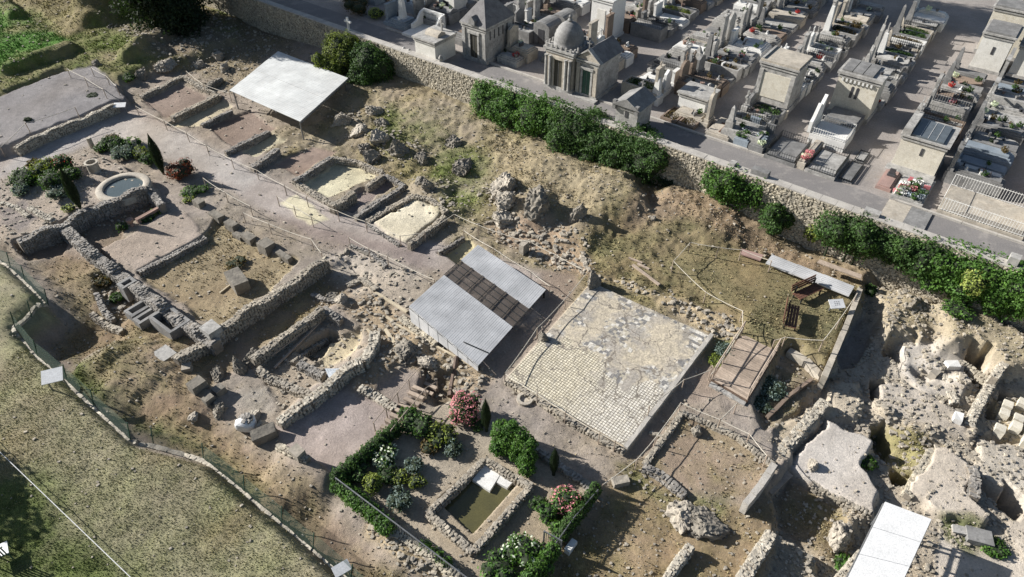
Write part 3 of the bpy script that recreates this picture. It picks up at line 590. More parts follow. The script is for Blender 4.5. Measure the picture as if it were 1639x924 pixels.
WALLS = [
 ([(24, 236), (64, 215), (110, 197), (150, 181), (186, 166)], .85, .5, 'pale retaining wall along the lower edge of the dark gravel terrace', 'rubble_pale', {}),
 ([(225, 153), (258, 137), (291, 120)], .45, .5, 'low rubble wall at the far side of the uppermost excavated room', 'rubble', {}),
 ([(291, 120), (318, 136), (352, 153)], .35, .5, 'short tumbled wall joining the uppermost room to the white flat shelter', 'rubble', {}),
 ([(275, 188), (300, 175), (348, 151)], .5, .5, 'rubble wall between the uppermost room and the first strip of yellow sand', 'rubble', {}),
 ([(322, 198), (345, 188), (371, 177)], .4, .35, 'short free standing wall lying at the lower edge of the first sand strip', 'rubble_grey', {}),
 ([(360, 242), (395, 225), (430, 208)], .5, .45, 'rubble wall above the second strip of sand below the white shelter', 'rubble_grey', {}),
 ([(402, 265), (425, 252), (444, 238)], .6, .6, 'thick short wall stub at the end of the second sand strip', 'rubble_grey', {}),
 ([(470, 288), (500, 269), (530, 251)], .5, .4, 'dark rubble wall along the upper left side of the big yellow sand room', 'rubble_grey', {}),
 ([(530, 251), (572, 257), (612, 276)], .2, .5, 'low stone line along the far side of the big yellow sand room', 'rubble', {}),
 ([(470, 288), (495, 305), (530, 325)], .25, .5, 'low tumbled wall along the near side of the big yellow sand room', 'rubble', {}),
 ([(586, 298), (600, 289), (613, 280)], .6, .45, 'short wall stub at the right corner of the big yellow sand room', 'rubble', {}),
 ([(530, 328), (550, 318), (566, 308)], .85, .6, 'tall wall stub beside the near corner of the big yellow sand room', 'rubble', {}),
 ([(568, 345), (605, 322), (645, 296)], .5, .4, 'straight rubble wall between the two yellow sand rooms', 'rubble_grey', {}),
 ([(613, 279), (630, 285), (646, 296)], .3, .4, 'short wall closing the brown room between the two sand rooms', 'rubble_grey', {}),
 ([(588, 352), (620, 334), (662, 312)], .25, .5, 'low loose wall on the upper left of the lower sand room', 'rubble', {}),
 ([(662, 312), (690, 318), (714, 338)], .3, .5, 'low loose wall on the far side of the lower sand room', 'rubble', {}),
 ([(655, 390), (685, 368), (712, 344)], .6, .45, 'rubble wall on the lower right of the lower sand room casting a long shadow', 'rubble', {}),
 ([(588, 357), (615, 376), (640, 392)], .15, .3, 'single row of small stones before the lower sand room', 'rubble_grey', {}),
 ([(702, 403), (722, 392), (742, 379)], .3, .3, 'small stone edge above the sand pit beside the grey sheet shelter', 'rubble_grey', {}),
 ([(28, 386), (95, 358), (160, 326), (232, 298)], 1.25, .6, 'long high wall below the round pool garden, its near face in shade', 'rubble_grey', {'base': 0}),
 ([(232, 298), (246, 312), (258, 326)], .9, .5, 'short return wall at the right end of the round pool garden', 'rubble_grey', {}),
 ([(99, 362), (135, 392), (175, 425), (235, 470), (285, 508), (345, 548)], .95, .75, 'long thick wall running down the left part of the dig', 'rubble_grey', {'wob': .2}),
 ([(345, 528), (385, 502), (430, 473), (480, 440), (522, 414)], 1.1, .55, 'long high wall beside the wide bare trench, in front of the dry grass court', 'rubble', {}),
 ([(278, 570), (310, 556), (340, 540)], .7, .6, 'short wall stub running out from the lower end of the thick wall', 'rubble', {}),
 ([(222, 433), (260, 415), (300, 394), (328, 378)], .4, .4, 'low wall between the smooth earth room and the dry grass court', 'rubble_grey', {}),
 ([(146, 540 - 40), (170, 520), (195, 528)], .3, .4, 'crumbled wall piece round the small hollow left of the thick wall', 'rubble', {}),
 ([(155, 470), (165, 495), (180, 512)], .35, .4, 'crumbled wall edge of the small hollow below the shaded pit', 'rubble_grey', {}),
 ([(402, 572), (430, 552), (470, 525), (516, 492)], .75, .5, 'straight rubble wall on the upper left of the apse', 'rubble', {}),
 ([(516, 492), (530, 501), (545, 511)], .5, .45, 'short corner wall at the top of the apse', 'rubble_grey', {}),
 ([(412, 588), (430, 603), (465, 618), (500, 632)], .45, .5, 'low tumbled wall on the near left side of the apse', 'rubble', {}),
 ([(468, 578), (495, 560), (524, 541)], .45, .3, 'thin wall above the square sunken pit in the apse', 'rubble', {}),
 ([(478, 580), (500, 592), (516, 600)], .5, .45, 'stub wall on the near side of the sunken pit in the apse', 'rubble_grey', {}),
 ([(600, 528), (597, 548), (578, 575), (550, 592), (520, 618)], .85, .6, 'curved pale wall closing the right side of the apse', 'rubble_pale', {}),
 ([(520, 618), (495, 640), (468, 655), (445, 672)], .7, .6, 'pale wall running on from the apse down to the grey boulders', 'rubble_pale', {}),
 ([(575, 618), (600, 632), (632, 652)], .25, .5, 'line of pale blocks between the two beaten earth floors', 'rubble_pale', {}),
 ([(445, 712), (470, 724), (492, 733)], .35, .4, 'crumbling stone edge of the beaten earth floor above the green netting', 'rubble_gold', {}),
 ([(810, 607), (850, 633), (900, 664), (950, 693), (1000, 722)], .3, .35, 'line of stones along the near edge of the mosaic pavement', 'rubble', {}),
 ([(855, 714), (900, 745), (957, 786)], .4, .4, 'low wall between the gravel path and the pool garden', 'rubble_grey', {}),
 ([(1030, 744), (1055, 756), (1098, 790)], .35, .5, 'tumbled dark stones at the near end of the dry grass room', 'rubble_grey', {}),
 ([(1032, 742), (1060, 704), (1092, 658)], .25, .3, 'thin low wall along the left side of the dry grass room', 'rubble', {}),
 ([(1092, 658), (1135, 677), (1180, 698), (1238, 742)], .25, .3, 'thin low wall along the far side of the dry grass room', 'rubble', {}),
 ([(1062, 935), (1085, 900), (1106, 871)], .6, .45, 'short stone wall standing alone in the dry grass at the bottom of the photo', 'rubble_pale', {}),
 ([(1180, 940), (1205, 900), (1236, 852)], .6, .6, 'broad pale wall near the bottom, left of the long white roof', 'rubble_pale', {}),
 ([(1345, 924), (1362, 905), (1380, 885)], .5, .4, 'thin wall against the left edge of the long white roof', 'rubble_pale', {'top': -0.4}),
 ([(1376, 594), (1394, 565), (1414, 535)], .9, .65, 'thick pale wall beside the shaded floor under the picnic terrace', 'rubble_pale', {'top': -1.0}),
 ([(1232, 745), (1260, 712), (1290, 675), (1322, 640)], .4, .6, 'broad pale wall bank along the upper left of the big plaster floor', 'rubble_pale', {'top': -0.12}),
 ([(1552, 680), (1566, 650), (1584, 618)], 1.0, .5, 'tall pale wall in front of the yellow block room', 'rubble_pale', {'top': -0.5}),
 ([(1592, 606), (1608, 580), (1626, 553)], 1.2, .5, 'tall pale wall beside the cave at the right edge', 'rubble_pale', {'top': -0.1}),
 ([(1505, 560), (1540, 578), (1590, 612)], .35, .6, 'low broken wall top under the cave mouth', 'rubble_gold', {'top': -0.7}),
 ([(1436, 640), (1480, 662), (1545, 690)], .5, .6, 'worn wall ridge crossing the right hand excavation', 'rubble', {'top': -0.8}),
 ([(1470, 610), (1490, 620), (1515, 640)], .4, .5, 'reddish brick strewn wall foot on the grey plateau', 'rubble_gold', {'top': -0.75}),
 ([(1515, 600), (1522, 622), (1530, 645)], .7, .5, 'white capped wall stub left of the deep shaded hole', 'rubble_pale', {'top': -0.6}),
 ([(1555, 745), (1562, 770), (1560, 795)], .6, .6, 'heaped grey wall remains at the right side of the second plaster floor', 'rubble_grey', {'top': -0.4}),
 ([(1300, 772), (1350, 798), (1396, 822)], .3, .4, 'crumbled stone edge below the big plaster floor', 'rubble', {'top': -0.35}),
 ([(1455, 792), (1475, 755), (1494, 722)], .5, .5, 'rounded wall edge along the left side of the second plaster floor', 'rubble_gold', {'top': -0.55}),
 ([(1490, 700), (1530, 712), (1580, 745)], .3, .5, 'broken wall line above the second plaster floor', 'rubble', {'top': -0.9}),
 ([(560, 392), (590, 402), (618, 425)], .2, .35, 'low broken stone line between the two ropes on the path', 'rubble_grey', {}),
 ([(555, 455), (580, 445), (602, 462)], .25, .4, 'curved heap of stones above the apse and below the path', 'rubble', {}),
 ([(640, 505), (665, 525), (700, 548)], .25, .5, 'rubble bank against the clad end of the grey shelter', 'rubble_gold', {}),
 ([(500, 470), (525, 480), (548, 478)], .2, .4, 'short scatter of wall stones at the head of the wide trench', 'rubble_grey', {}),
 ([(1040, 690), (1065, 700), (1085, 668)], .15, .3, 'half buried stone line inside the dry grass room', 'rubble', {}),
 ([(0, 322), (25, 330), (45, 345)], .2, .4, 'low stone kerb at the left frame edge beside the shrub bed', 'rubble_pale', {}),
 ([(45, 330), (80, 350), (95, 360)], .25, .45, 'low stone kerb between the shrub bed and the high wall', 'rubble_pale', {}),
 ([(600, 838), (650, 862), (700, 895), (735, 922)], .35, .45, 'crumbling stone edge below the green railing of the pool garden', 'rubble_gold', {}),
]
for path, h, wd, lab, mat, kw in WALLS:
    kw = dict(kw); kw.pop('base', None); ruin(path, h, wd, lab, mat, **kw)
# dressed block walls: smooth, thin
def kerbwall(path, h, wd, label, mat, top=None, down=.5, name='retaining_wall'):
    mb = MB(); P3 = []
    for x, y in path:
        if top is None: q = G(x, y, h); P3.append((q[0], q[1], q[2] + h))
        else: q = W(x, y, top); P3.append((q[0], q[1], top))
    P, D = resample(P3, .8)
    for i in range(len(D)):
        a_, b_ = P[i], P[i + 1]; L = np.linalg.norm((b_ - a_)[:2]); fr = frame((*a_[:2], 0), D[i][:2]); zt = (a_[2] + b_[2]) / 2 + rng.random() * .03
        mb.box(.012, L - .006, -wd / 2 + rng.random() * .02, wd / 2, zt - h - down, zt, fr, jit=.02)
    return single(mb, name, mat, label, 'retaining wall', P[len(P) // 2] - (0, 0, h))
kerbwall([(1140, 534), (1072, 624), (1001, 716)], .38, .22, 'straight grey retaining wall on the right side of the mosaic pavement', 'kerb', top=.3, down=.4)
kerbwall([(1240, 742), (1218, 775), (1193, 806)], .8, .3, 'straight grey retaining wall at the right of the dry grass room', 'kerb', down=.4)
kerbwall([(1377, 462), (1355, 520), (1320, 602)], 2.0, .3, 'tall retaining wall under the right edge of the picnic terrace', 's_warm', top=.42, down=.5)
kerbwall([(1262, 560), (1290, 575), (1316, 602)], .3, .4, 'short rough wall at the lower corner of the picnic terrace', 's_warm', down=.8)
kerbwall([(1228, 668), (1262, 634), (1300, 606)], .2, .2, 'dark edging beam beside the weedy hollow below the terrace', 's_brown')
# pool of the garden: four rubble walls as one basin
q = [(775, 735), (850, 776), (757, 882), (684, 820)]
ruin(q + [q[0]], .42, .36, 'rectangular rubble basin of the garden pool with murky green water', 'rubble', st=.15, cat='pool', name='garden_pool', down=.6)
b = MB(); P4 = [W(x, y, -.15) for x, y in ((774, 742), (843, 778), (757, 876), (691, 821))]
b.add([(*p_, -.15) for p_ in P4], [(0, 1, 2, 3)]); setp(b.build('water', 'water'), kind='structure')
for px, lab in (([(778, 741), (806, 751), (784, 786), (756, 768)], 'larger white slab sunk in the far end of the garden pool'), ([(803, 757), (824, 768), (812, 781), (795, 772)], 'smaller white slab in the far right corner of the garden pool')):
    b = MB(); pp = [W(x, y, .02) for x, y in px]; b.prism([tuple(p_) for p_ in pp][::-1], -.2, .02); single(b, 'stone_slab', 's_white', lab, 'slab', (*pp[0], 0))
# round pool and well head of the upper garden
c = G(197, 298, .2); b = MB(); z = c[2]
pr = [(1.78, -.3), (1.78, .16), (1.70, .22), (1.34, .22), (1.28, .18), (1.28, -.3)]
t = thing('round_pool', 'round stone pool with a broad pale rim in the upper left garden', 'pool', c)
b.lathe(c, pr, 48, cap=False).build('rim', 's_warm', t, smooth=True)
b = MB(); an = np.linspace(0, 2 * math.pi, 49)[:-1]; b.add([(c[0] + 1.3 * math.cos(a_), c[1] + 1.3 * math.sin(a_), z + .06) for a_ in an], [tuple(range(48))]); b.build('pool_water', 'water_dark', t)
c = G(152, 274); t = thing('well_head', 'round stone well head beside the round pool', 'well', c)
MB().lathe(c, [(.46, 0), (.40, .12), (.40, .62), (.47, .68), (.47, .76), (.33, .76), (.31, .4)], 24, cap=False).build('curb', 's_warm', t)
MB().add([(c[0] + .32 * math.cos(a_), c[1] + .32 * math.sin(a_), c[2] + .42) for a_ in an], [tuple(range(48))]).build('shaft', 's_dark', t)  # flat black disc: the darkness down the well put into its colour
for x, y, lab in ((148, 236, 'short broken stone column left of the garden shrubs'), (219, 238, 'small round column stump behind the left cypress')):
    c = G(x, y); single(MB().lathe(c, [(.19, -.1), (.18, .8), (.17, .82)], 14), 'column_stump', 's_warm', lab, 'column', c)
# sunken stone tubs and other dressed blocks
def block(px, L, wd, h, ang, label, mat='boulder', name='stone_block', dz=0, cat='stone block', jit=.05):
    c = G(*px); fr = frame((*c[:2], c[2]), (math.cos(ang), math.sin(ang))); return single(MB().box(-L / 2, L / 2, -wd / 2, wd / 2, -.2 + dz, h + dz, fr, jit), name, mat, label, cat, c)
AB = math.atan2(BX[1], BX[0]); AA = math.atan2(AX[1], AX[0])
for px, L, wd, h, lab in (((320, 329), .7, .5, .4, 'uppermost pale block of the block row right of the round pool garden'), ((348, 350), 1.1, .5, .4, 'second block of the block row, broad and flat'),
    ((372, 364), .9, .5, .4, 'middle block of the block row, beside a dark gap'), ((400, 385), .95, .55, .4, 'long block of the block row with a shaded hollow at its side'),
    ((428, 400), .9, .8, .6, 'tall dark block of the block row above the bluish shaded floor'), ((455, 412), 1.2, .35, .25, 'last low block of the block row towards the path'), ((385, 380), .8, .6, .3, 'small low block wedged beside the long block of the row')):
    block(px, L, wd, h, AA, lab, 'boulder')
block((383, 458), 1.6, .9, .8, AA - .25, 'grey dressed block standing in the dry grass court', 'boulder')
block((318, 622), .75, .6, .5, AB, 'squared dark block at the foot of the thick wall', 'boulder')
block((335, 642), .5, .4, .3, AB, 'small flat block below the squared dark block', 'boulder')
block((352, 628), .55, .45, .35, AB, 'small block right of the squared dark block', 'boulder')
block((993, 773), .75, .4, .28, AA + .9, 'single flat stone lying on the path by the garden corner', 'boulder_pale')
block((427, 700), 1.0, .7, .5, .4, 'big grey boulder beside the white sack', 'boulder', jit=.3)
block((478, 731), .6, .5, .5, AA, 'squared yellow block on the edge above the netting slope', 'boulder_pale')
block((838, 404), .5, .4, .75, AB, 'upright pale stone on the path right of the grey shelter', 'boulder_pale', jit=.1)
block((913, 878), .6, .25, .3, AB, 'small white bench block in the shade of the garden hedge', 's_white', name='bench_block', cat='bench')
block((590, 735), 1.2, .3, .25, AB, 'long pale beam stone at the top corner of the garden hedge', 's_pale')
block((1522, 588), .7, .45, .3, 0, 'white block lying on the grey plateau', 's_white')
block((1531, 672), .6, .4, .3, 1., 'white block at the left of the yellow block room', 's_white')
block((1540, 852), .9, .4, .2, -.3, 'pale green slab lying in the grass right of the long white roof', 's_pale')
block((1565, 862), 1., .7, .25, -.3, 'grey slab lying in the grass right of the long white roof', 's_grey')
block((1495, 540 + 60), .5, .4, .25, .6, 'small grey block on the plateau left of the white block', 'boulder_pale')
block((345, 545), .9, .8, 1.05, AA, 'squared pale block at the corner of thick wall and trench', 's_pale')
block((300, 592), 0.5, .5, .3, .3, 'small pale block below the wall stub of the thick wall', 'boulder_pale')
def tub(px, L, wd, h, ang, label):
    c = G(*px); fr = frame(c, (math.cos(ang), math.sin(ang))); t = thing('stone_tub', label, 'stone tub', c); b = MB(); k = .18
    b.box(-L / 2, L / 2, -wd / 2, -wd / 2 + k, -.2, h, fr, .03); b.box(-L / 2, L / 2, wd / 2 - k, wd / 2, -.2, h, fr, .03)
    b.box(-L / 2, -L / 2 + k, -wd / 2 + k, wd / 2 - k, -.2, h, fr, .01); b.box(L / 2 - k, L / 2, -wd / 2 + k, wd / 2 - k, -.2, h, fr, .01); b.build('basin_wall', 's_grey', t)
    MB().box(-L / 2 + k, L / 2 - k, -wd / 2 + k, wd / 2 - k, -.2, .12, fr).build('basin_floor', 'boulder', t)
tub((278, 525), 2.1, 1.3, .75, AA, 'large open stone tub against the thick wall, a white block inside')
tub((228, 500), 1.5, .8, .45, AB, 'narrow open stone trough up the slope from the large tub')
tub((243, 512), 1.6, .7, .5, AB, 'middle stone trough between the narrow trough and the large tub')
block((274, 518), .3, .3, .3, AA, 'white block inside the large stone tub', 's_white')
tub((212, 470), .9, .7, .9, AB, 'small upright stone box built against the thick wall')
block((264, 568), 1., .8, .12, AA, 'patch of pale paving beside the wall stub', 's_pale')
# brick planter and its greens stand in the smooth room
b = MB(); p0, p1 = G(218, 352, .3), G(262, 330, .3); fr = frame(p0, (p1 - p0)[:2]); L = np.linalg.norm((p1 - p0)[:2]); b.box(0, L, -.12, .12, -.2, .35, fr, .03); single(b, 'planter_wall', 'terracotta', 'low reddish brick wall behind the herb bed', 'planter', p0)
c = G(212, 362); t = thing('stone_urn', 'small reddish stone urn at the end of the brick planter wall', 'urn', c); MB().lathe(c, [(.12, 0), (.08, .18), (.20, .36), (.24, .5), (.22, .56), (.14, .5)], 16).build('bowl', 'terracotta', t)
# ---------------------------------------------------------------- boulders and masonry lumps
import mathutils
def ico(sub=2):
    if ('i', sub) in _rc: return _rc['i', sub]
    import bmesh
    bm = bmesh.new(); bmesh.ops.create_icosphere(bm, subdivisions=sub, radius=1); V = np.array([v_.co[:] for v_ in bm.verts]); Fs = np.array([[v_.index for v_ in f.verts] for f in bm.faces]); bm.free()
    _rc['i', sub] = V, Fs; return V, Fs
def rock(px, r, h, label, mat='boulder', asp=1., name='boulder', cat='boulder', dz=0):
    c = G(*px); r = r * .92; h = h * 1.15; asp = .8 + rng.random() * .5; V, Fs = ico(4); s = rng.random() * 50; a_ = rng.random() * 3; V = V.copy()
    nz = fbm(V[:, 0] + V[:, 2] * .7 + s, V[:, 1] - V[:, 2] * .6 + s, .9, 2, 60); n3 = fbm(V[:, 0] * 1.3 + V[:, 2] + s, V[:, 1] * 1.3 - V[:, 2], .16, 3, 75)
    V *= (1.05 + (nz - .5) * .7)[:, None]
    for _ in range(15):
        d = rng.normal(size=3); d /= np.linalg.norm(d); k = .52 + .36 * rng.random(); e = V @ d - k; V -= np.where(e > 0, e, 0)[:, None] * d * .93
    V *= (1 + (n3 - .5) * .42)[:, None]; V *= (r * asp * 1.1, r / asp ** .5 * 1.1, h)
    X = V[:, 0] * math.cos(a_) - V[:, 1] * math.sin(a_); Y = V[:, 0] * math.sin(a_) + V[:, 1] * math.cos(a_)
    Q = np.stack([X + c[0], Y + c[1], V[:, 2] + c[2] + dz], -1); mb = MB().add(Q, Fs)
    if r > .45:
        n = int(55 * r * r * 2); k = rng.choice(np.where(V[:, 2] > -.1)[0], n); sz = .05 + .08 * rng.random((n, 1)); mb.stones(Q[k], sz * (1.3, 1., .8), rng.random(n) * 6.28, .2, .4)
    return single(mb, name, mat, label, cat, c)
ROCKS = [((725, 230), .75, .7, 'square dark masonry lump alone in the green grass of the bank'), ((740, 273), .85, .65, 'masonry lump with a twig on top, below the square dark lump'),
 ((636, 240), .75, .8, 'dark lump at the left end of the line of lumps on the bank'), ((606, 222), .8, .7, 'dark hollow sided lump below the white shelter'), ((575, 215), .9, .6, 'wide lump directly below the white flat shelter'),
 ((548, 192), .9, .5, 'pale lump at the corner of the white flat shelter shadow'), ((598, 180), .8, .6, 'lump between the white shelter and the two bushes'), ((612, 200), .6, .5, 'small lump under the bush shadow on the bank'),
 ((598, 255), .75, .9, 'tall dark lump above the brown room between the sand rooms'), ((583, 240), .6, .55, 'rounded lump at the far side of the big sand room'), ((675, 255), .55, .6, 'small lump among the green grass left of the square lump'),
 ((672, 292), .4, .4, 'small stone above the lower sand room'), ((686, 300), .5, .5, 'pair stone above the right of the lower sand room'), ((808, 303), 1.0, 1.1, 'large pale masonry ruin left of the pair on the bank'),
 ((808, 325), .9, .7, 'lower pale masonry ruin at the foot of the large pair'), ((858, 333), 1.0, 1.3, 'tall dark masonry ruin right of the pair casting a round shadow'), ((925, 350), .55, .9, 'upright small ruin on the grass with a long shadow'),
 ((805, 352), .9, .6, 'loose pale ruin just above the path rope'), ((950, 458), .5, .75, 'dark pointed stone at the top corner of the mosaic'), ((868, 545), .3, .55, 'small upright dark stone on the left edge of the mosaic'),
 ((350, 94), .5, .8, 'upright stone left of the white shelter, far side'), ((318, 106), .6, .55, 'dark lump in the grass left of the white shelter'), ((360, 112), .65, .6, 'hollow lump beside the left corner of the white shelter'),
 ((345, 138), .8, .6, 'dark lump under the rope by the uppermost room'), ((262, 107), 1.1, .5, 'long pale lump above the uppermost room'), ((228, 122), .55, .7, 'small dark lump left of the uppermost room'),
 ((155, 103), .45, .45, 'boulder at the upper corner of the gravel terrace'), ((385, 590), .45, .75, 'upright stone in the middle of the wide trench'), ((402, 578), .6, .4, 'stone next to the upright stone in the trench'),
 ((350, 605), .5, .5, 'dark stone at the lower end of the trench'), ((350, 652), .5, .4, 'grey stone by the old sacks below the trench'), ((422, 688), .4, .5, 'pale stone leaning on the big grey boulder'), ((309, 668), .35, .25, 'single pale stone on the bare slope'),
 ((548, 482), .45, .4, 'pale stone beside the top corner of the apse'), ((530, 478), .5, .4, 'dark stone behind the top corner of the apse'), ((1095, 825), .9, .55, 'left pale half of the masonry lump in the dry grass'),
 ((1130, 842), 1.0, .55, 'right domed half of the masonry lump in the dry grass'), ((1340, 862), .8, .7, 'yellow lump left of the long white roof'), ((1114, 692), .35, .45, 'grey stone at the top corner of the dry grass room'),
 
 
 ((1300, 745), .35, .3, 'white stone beside the plank ramp'), 
 ((1045, 350), .25, .25, 'single white stone on the brown slope'), ((50, 402), .5, .35, 'boulder at the outer corner of the high wall'), ((185, 428), .35, .3, 'white stones beside the herb bed'),
 ((555, 405), .3, .25, 'dark stone beside the path rope end'), ((700, 458), .3, .5, 'dark post stone at the upper corner of the grey shelter'), ((1545, 460), .6, .5, 'lump half hidden by the ivy at the right'), ((650, 560), .7, .5, 'earth lump below the left corner of the grey shelter'), ((683, 580), .5, .4, 'pale lump on the rubble beside the grey shelter')]
for px, r, h, lab in ROCKS: rock(px, r, h, lab, 'boulder_pale' if 'pale' in lab or 'white' in lab or 'yellow' in lab else 'boulder')
# yellow blocks with niches at the right edge
t = thing('niche_blocks', 'yellow stone block floor with square niches at the right edge', 'ruined wall', G(1615, 668)); b = MB(); c0 = W(1598, 690, -1.0)
for i in range(5):
    for j in range(5):
        if (i + j) % 3 == 1: continue
        p_ = c0 + AX * (i * .62) + BX * (j * .62); b.box(-.22, .22, -.24, .24, -1.3, -.72 + rng.random() * .06, frame(p_, AX), .04)
b.build('block', 'cream', t)
# ---------------------------------------------------------------- mosaic pavement
mp = [W(x, y, .3) for x, y in ((812, 605), (999, 714), (1136, 538), (947, 452))]
b = MB(); n = 60; o0 = np.array(mp[0]); L1 = np.array(mp[1]) - o0
V = []
for j in range(n + 1):
    for i in range(n + 1):
        u, v_ = i / n, j / n; q = (1 - v_) * ((1 - u) * mp[0] + u * mp[1]) + v_ * ((1 - u) * mp[3] + u * mp[2]); V.append((*q, .3 + (fbm(q[0], q[1], 1.4, 2, 80) - .5) * .05))
ii = (np.arange(n)[:, None] * (n + 1) + np.arange(n)[None]).ravel(); b.add(np.array(V), np.stack([ii, ii + 1, ii + n + 2, ii + n + 1], -1))
an_ = math.atan2(L1[1], L1[0]); mo = b.build('mosaic_pavement', 'mosaic', None, (*mp[0], .3)); mo.rotation_euler.z = an_
co_ = np.empty(len(mo.data.vertices) * 3); mo.data.vertices.foreach_get('co', co_); co_ = co_.reshape(-1, 3); X = co_[:, 0] * math.cos(-an_) - co_[:, 1] * math.sin(-an_); Y = co_[:, 0] * math.sin(-an_) + co_[:, 1] * math.cos(-an_)
mo.data.vertices.foreach_set('co', np.stack([X, Y, co_[:, 2]], -1).ravel()); mo.data.update()
setp(mo, 'large cream and white mosaic pavement with a field of small square tiles', 'mosaic')
c = W(840, 640, .1); single(MB().lathe((*c, 0), [(.42, -.1), (.42, .22), (.26, .22), (.24, .1)], 20), 'stone_ring', 's_warm', 'round stone ring at the left corner of the mosaic', 'stone ring', (*c, 0))
# ---------------------------------------------------------------- shelters
def quad3(pts, z): return [np.array((*W(x, y, z_), z_)) for (x, y), z_ in zip(pts, z)]
def sheet(mb, q, th=.08, n=1):
    q = [np.array(p_) for p_ in q]; k = len(q); V = q + [p_ - (0, 0, th) for p_ in q]
    mb.add(V, [tuple(range(k))[::-1], tuple(range(k, 2 * k))] + [(i, (i + 1) % k, k + (i + 1) % k, k + i) for i in range(k)]); return mb
def lerp(a_, b_, t_): return a_ + (b_ - a_) * t_
def posts(t, q, inset=.06, r=.06, mat='steel'):
    c = sum(q) / len(q)
    for p_ in q:
        p2 = lerp(p_, c, inset); MB().bar((p2[0], p2[1], HZ(p2[0], p2[1]) - .2), p2 - (0, 0, .08), r).build('post', mat, t)
q = quad3([(445, 82), (557, 125), (480, 195), (367, 145)], (1.75, 1.75, 1.7, 1.7))
t = thing('flat_shelter', 'flat white sheet roof on posts over the upper excavation', 'shelter', (*(sum(q) / 4)[:2], .2)); ROOT[t.name] = tuple(t.location)
b = MB()
for i in range(36):
    a0, a1 = lerp(q[0], q[3], i / 36), lerp(q[0], q[3], (i + .85) / 36 if i % 9 != 8 else (i + .8) / 36); b0, b1 = lerp(q[1], q[2], i / 36), lerp(q[1], q[2], (i + .85) / 36 if i % 9 != 8 else (i + .8) / 36); dz = np.array((0, 0, .004 * (i % 2) + .012 * (i // 9 % 2))); sheet(b, [a0 + dz, b0 + dz, b1 + dz, a1 + dz], .05)
b.build('roof_sheet', 'roof_white', t); b = MB(); posts(t, q)
for i in range(4): b.bar(lerp(q[0], q[1], i / 3) - (0, 0, .13), lerp(q[3], q[2], i / 3) - (0, 0, .13), .05)
b.build('steel_frame', 'steel', t)
# grey sheet shelter with a see-through middle strip and clad end
top = 2.2
A0, A1, A2, A3 = quad3([(765, 392), (874, 464), (766, 585), (655, 490)], (1.25, .6, .62, 1.5))
def R_(s, t_): return lerp(lerp(A0, A1, t_), lerp(A3, A2, t_), s)
t = thing('sheet_shelter', 'grey corrugated sheet shelter with a brown see-through strip across its roof', 'shelter', (*(A0 + A2)[:2] / 2, .1))
k1, k2 = .27, .52
b = MB()
for (s0, s1) in ((0, k1), (k2, 1.)):
    for i in range(42):
        u0, u1 = i / 42, (i + .9) / 42; dz = np.array((0, 0, .003 * (i % 2))); sheet(b, [R_(s0, u0) + dz, R_(s0, u1) + dz, R_(s1, u1) + dz, R_(s1, u0) + dz], .04)
b.build('roof_sheet', 'roof_metal', t)
b = MB(); sheet(b, [R_(k1, .0) - (0, 0, .05), R_(k1, 1) - (0, 0, .05), R_(k2, 1) - (0, 0, .05), R_(k2, 0) - (0, 0, .05)], .02); b.build('mesh_strip', 'mesh_roof', t)
b = MB()
for i in range(7): b.bar(R_(k1, i / 6) + (0, 0, .01), R_(k2, i / 6) + (0, 0, .01), .022)
for s_ in (.33, .395, .46): b.bar(R_(s_, 0) + (0, 0, .01), R_(s_, 1) + (0, 0, .01), .018)
for s_ in (0, k1, k2, 1): b.bar(R_(s_, 0) - (0, 0, .12), R_(s_, 1) - (0, 0, .12), .05)
posts(t, [A0, A1, A2, A3], .03, mat='darksteel'); p_ = R_(.93, .72); b.bar(p_ + (0, 0, .05), lerp(p_, R_(.86, 1.0), 1.) + (0, 0, .05), .03)
b.build('steel_frame', 'darksteel', t)
b = MB(); g0, g1 = R_(1., 0), R_(1., 1); n_ = 14
gb0 = g0 - (0, 0, 1.2); gb1 = g1 - (0, 0, .45)
for i in range(n_):
    a_, c_ = lerp(g0, g1, i / n_), lerp(g0, g1, (i + 1) / n_ - .004); a2, c2 = lerp(gb0, gb1, i / n_), lerp(gb0, gb1, (i + 1) / n_ - .004); V = [a_ - (0, 0, .05), c_ - (0, 0, .05), c2, a2]; o_ = np.array((*(BX * -.03), 0)) + np.array((*(BX * -.012), 0)) * (i % 2)
    V = [v_ + o_ for v_ in V]; b.add(V + [v_ - np.array((*(BX * -.03), 0)) for v_ in V], [(0, 1, 2, 3), (7, 6, 5, 4), (0, 4, 5, 1), (1, 5, 6, 2), (2, 6, 7, 3), (3, 7, 4, 0)])
b.build('end_cladding', 'roof_metal', t)
# long white roof, bottom right
q = quad3([(1417, 803), (1491, 831), (1436, 950), (1352, 935)], (.95,) * 4); q[2] = q[1] + (q[2] - q[1]) * 1.15; q[3] = q[0] + (q[3] - q[0]) * 1.15
t = thing('white_shelter', 'long white sheet roof standing in the excavation at the bottom right', 'shelter', (*(sum(q) / 4)[:2], -1.2)); b = MB()
for i in range(7):
    a0, a1 = lerp(q[0], q[3], i / 7 + .001), lerp(q[0], q[3], (i + 1) / 7 - .001); b0, b1 = lerp(q[1], q[2], i / 7 + .001), lerp(q[1], q[2], (i + 1) / 7 - .001); dz = np.array((0, 0, .012 * (i % 2))); sheet(b, [a0 + dz, b0 + dz, b1 + dz, a1 + dz], .06)
b.build('roof_sheet', 'white', t); posts(t, q); b = MB()
for i in range(5): b.bar(lerp(q[0], q[3], i / 4) - (0, 0, .13), lerp(q[1], q[2], i / 4) - (0, 0, .13), .05)
for e in ((0, 3), (1, 2)): b.bar(q[e[0]] - (0, 0, .2), q[e[1]] - (0, 0, .2), .05)
b.build('steel_frame', 'steel', t)
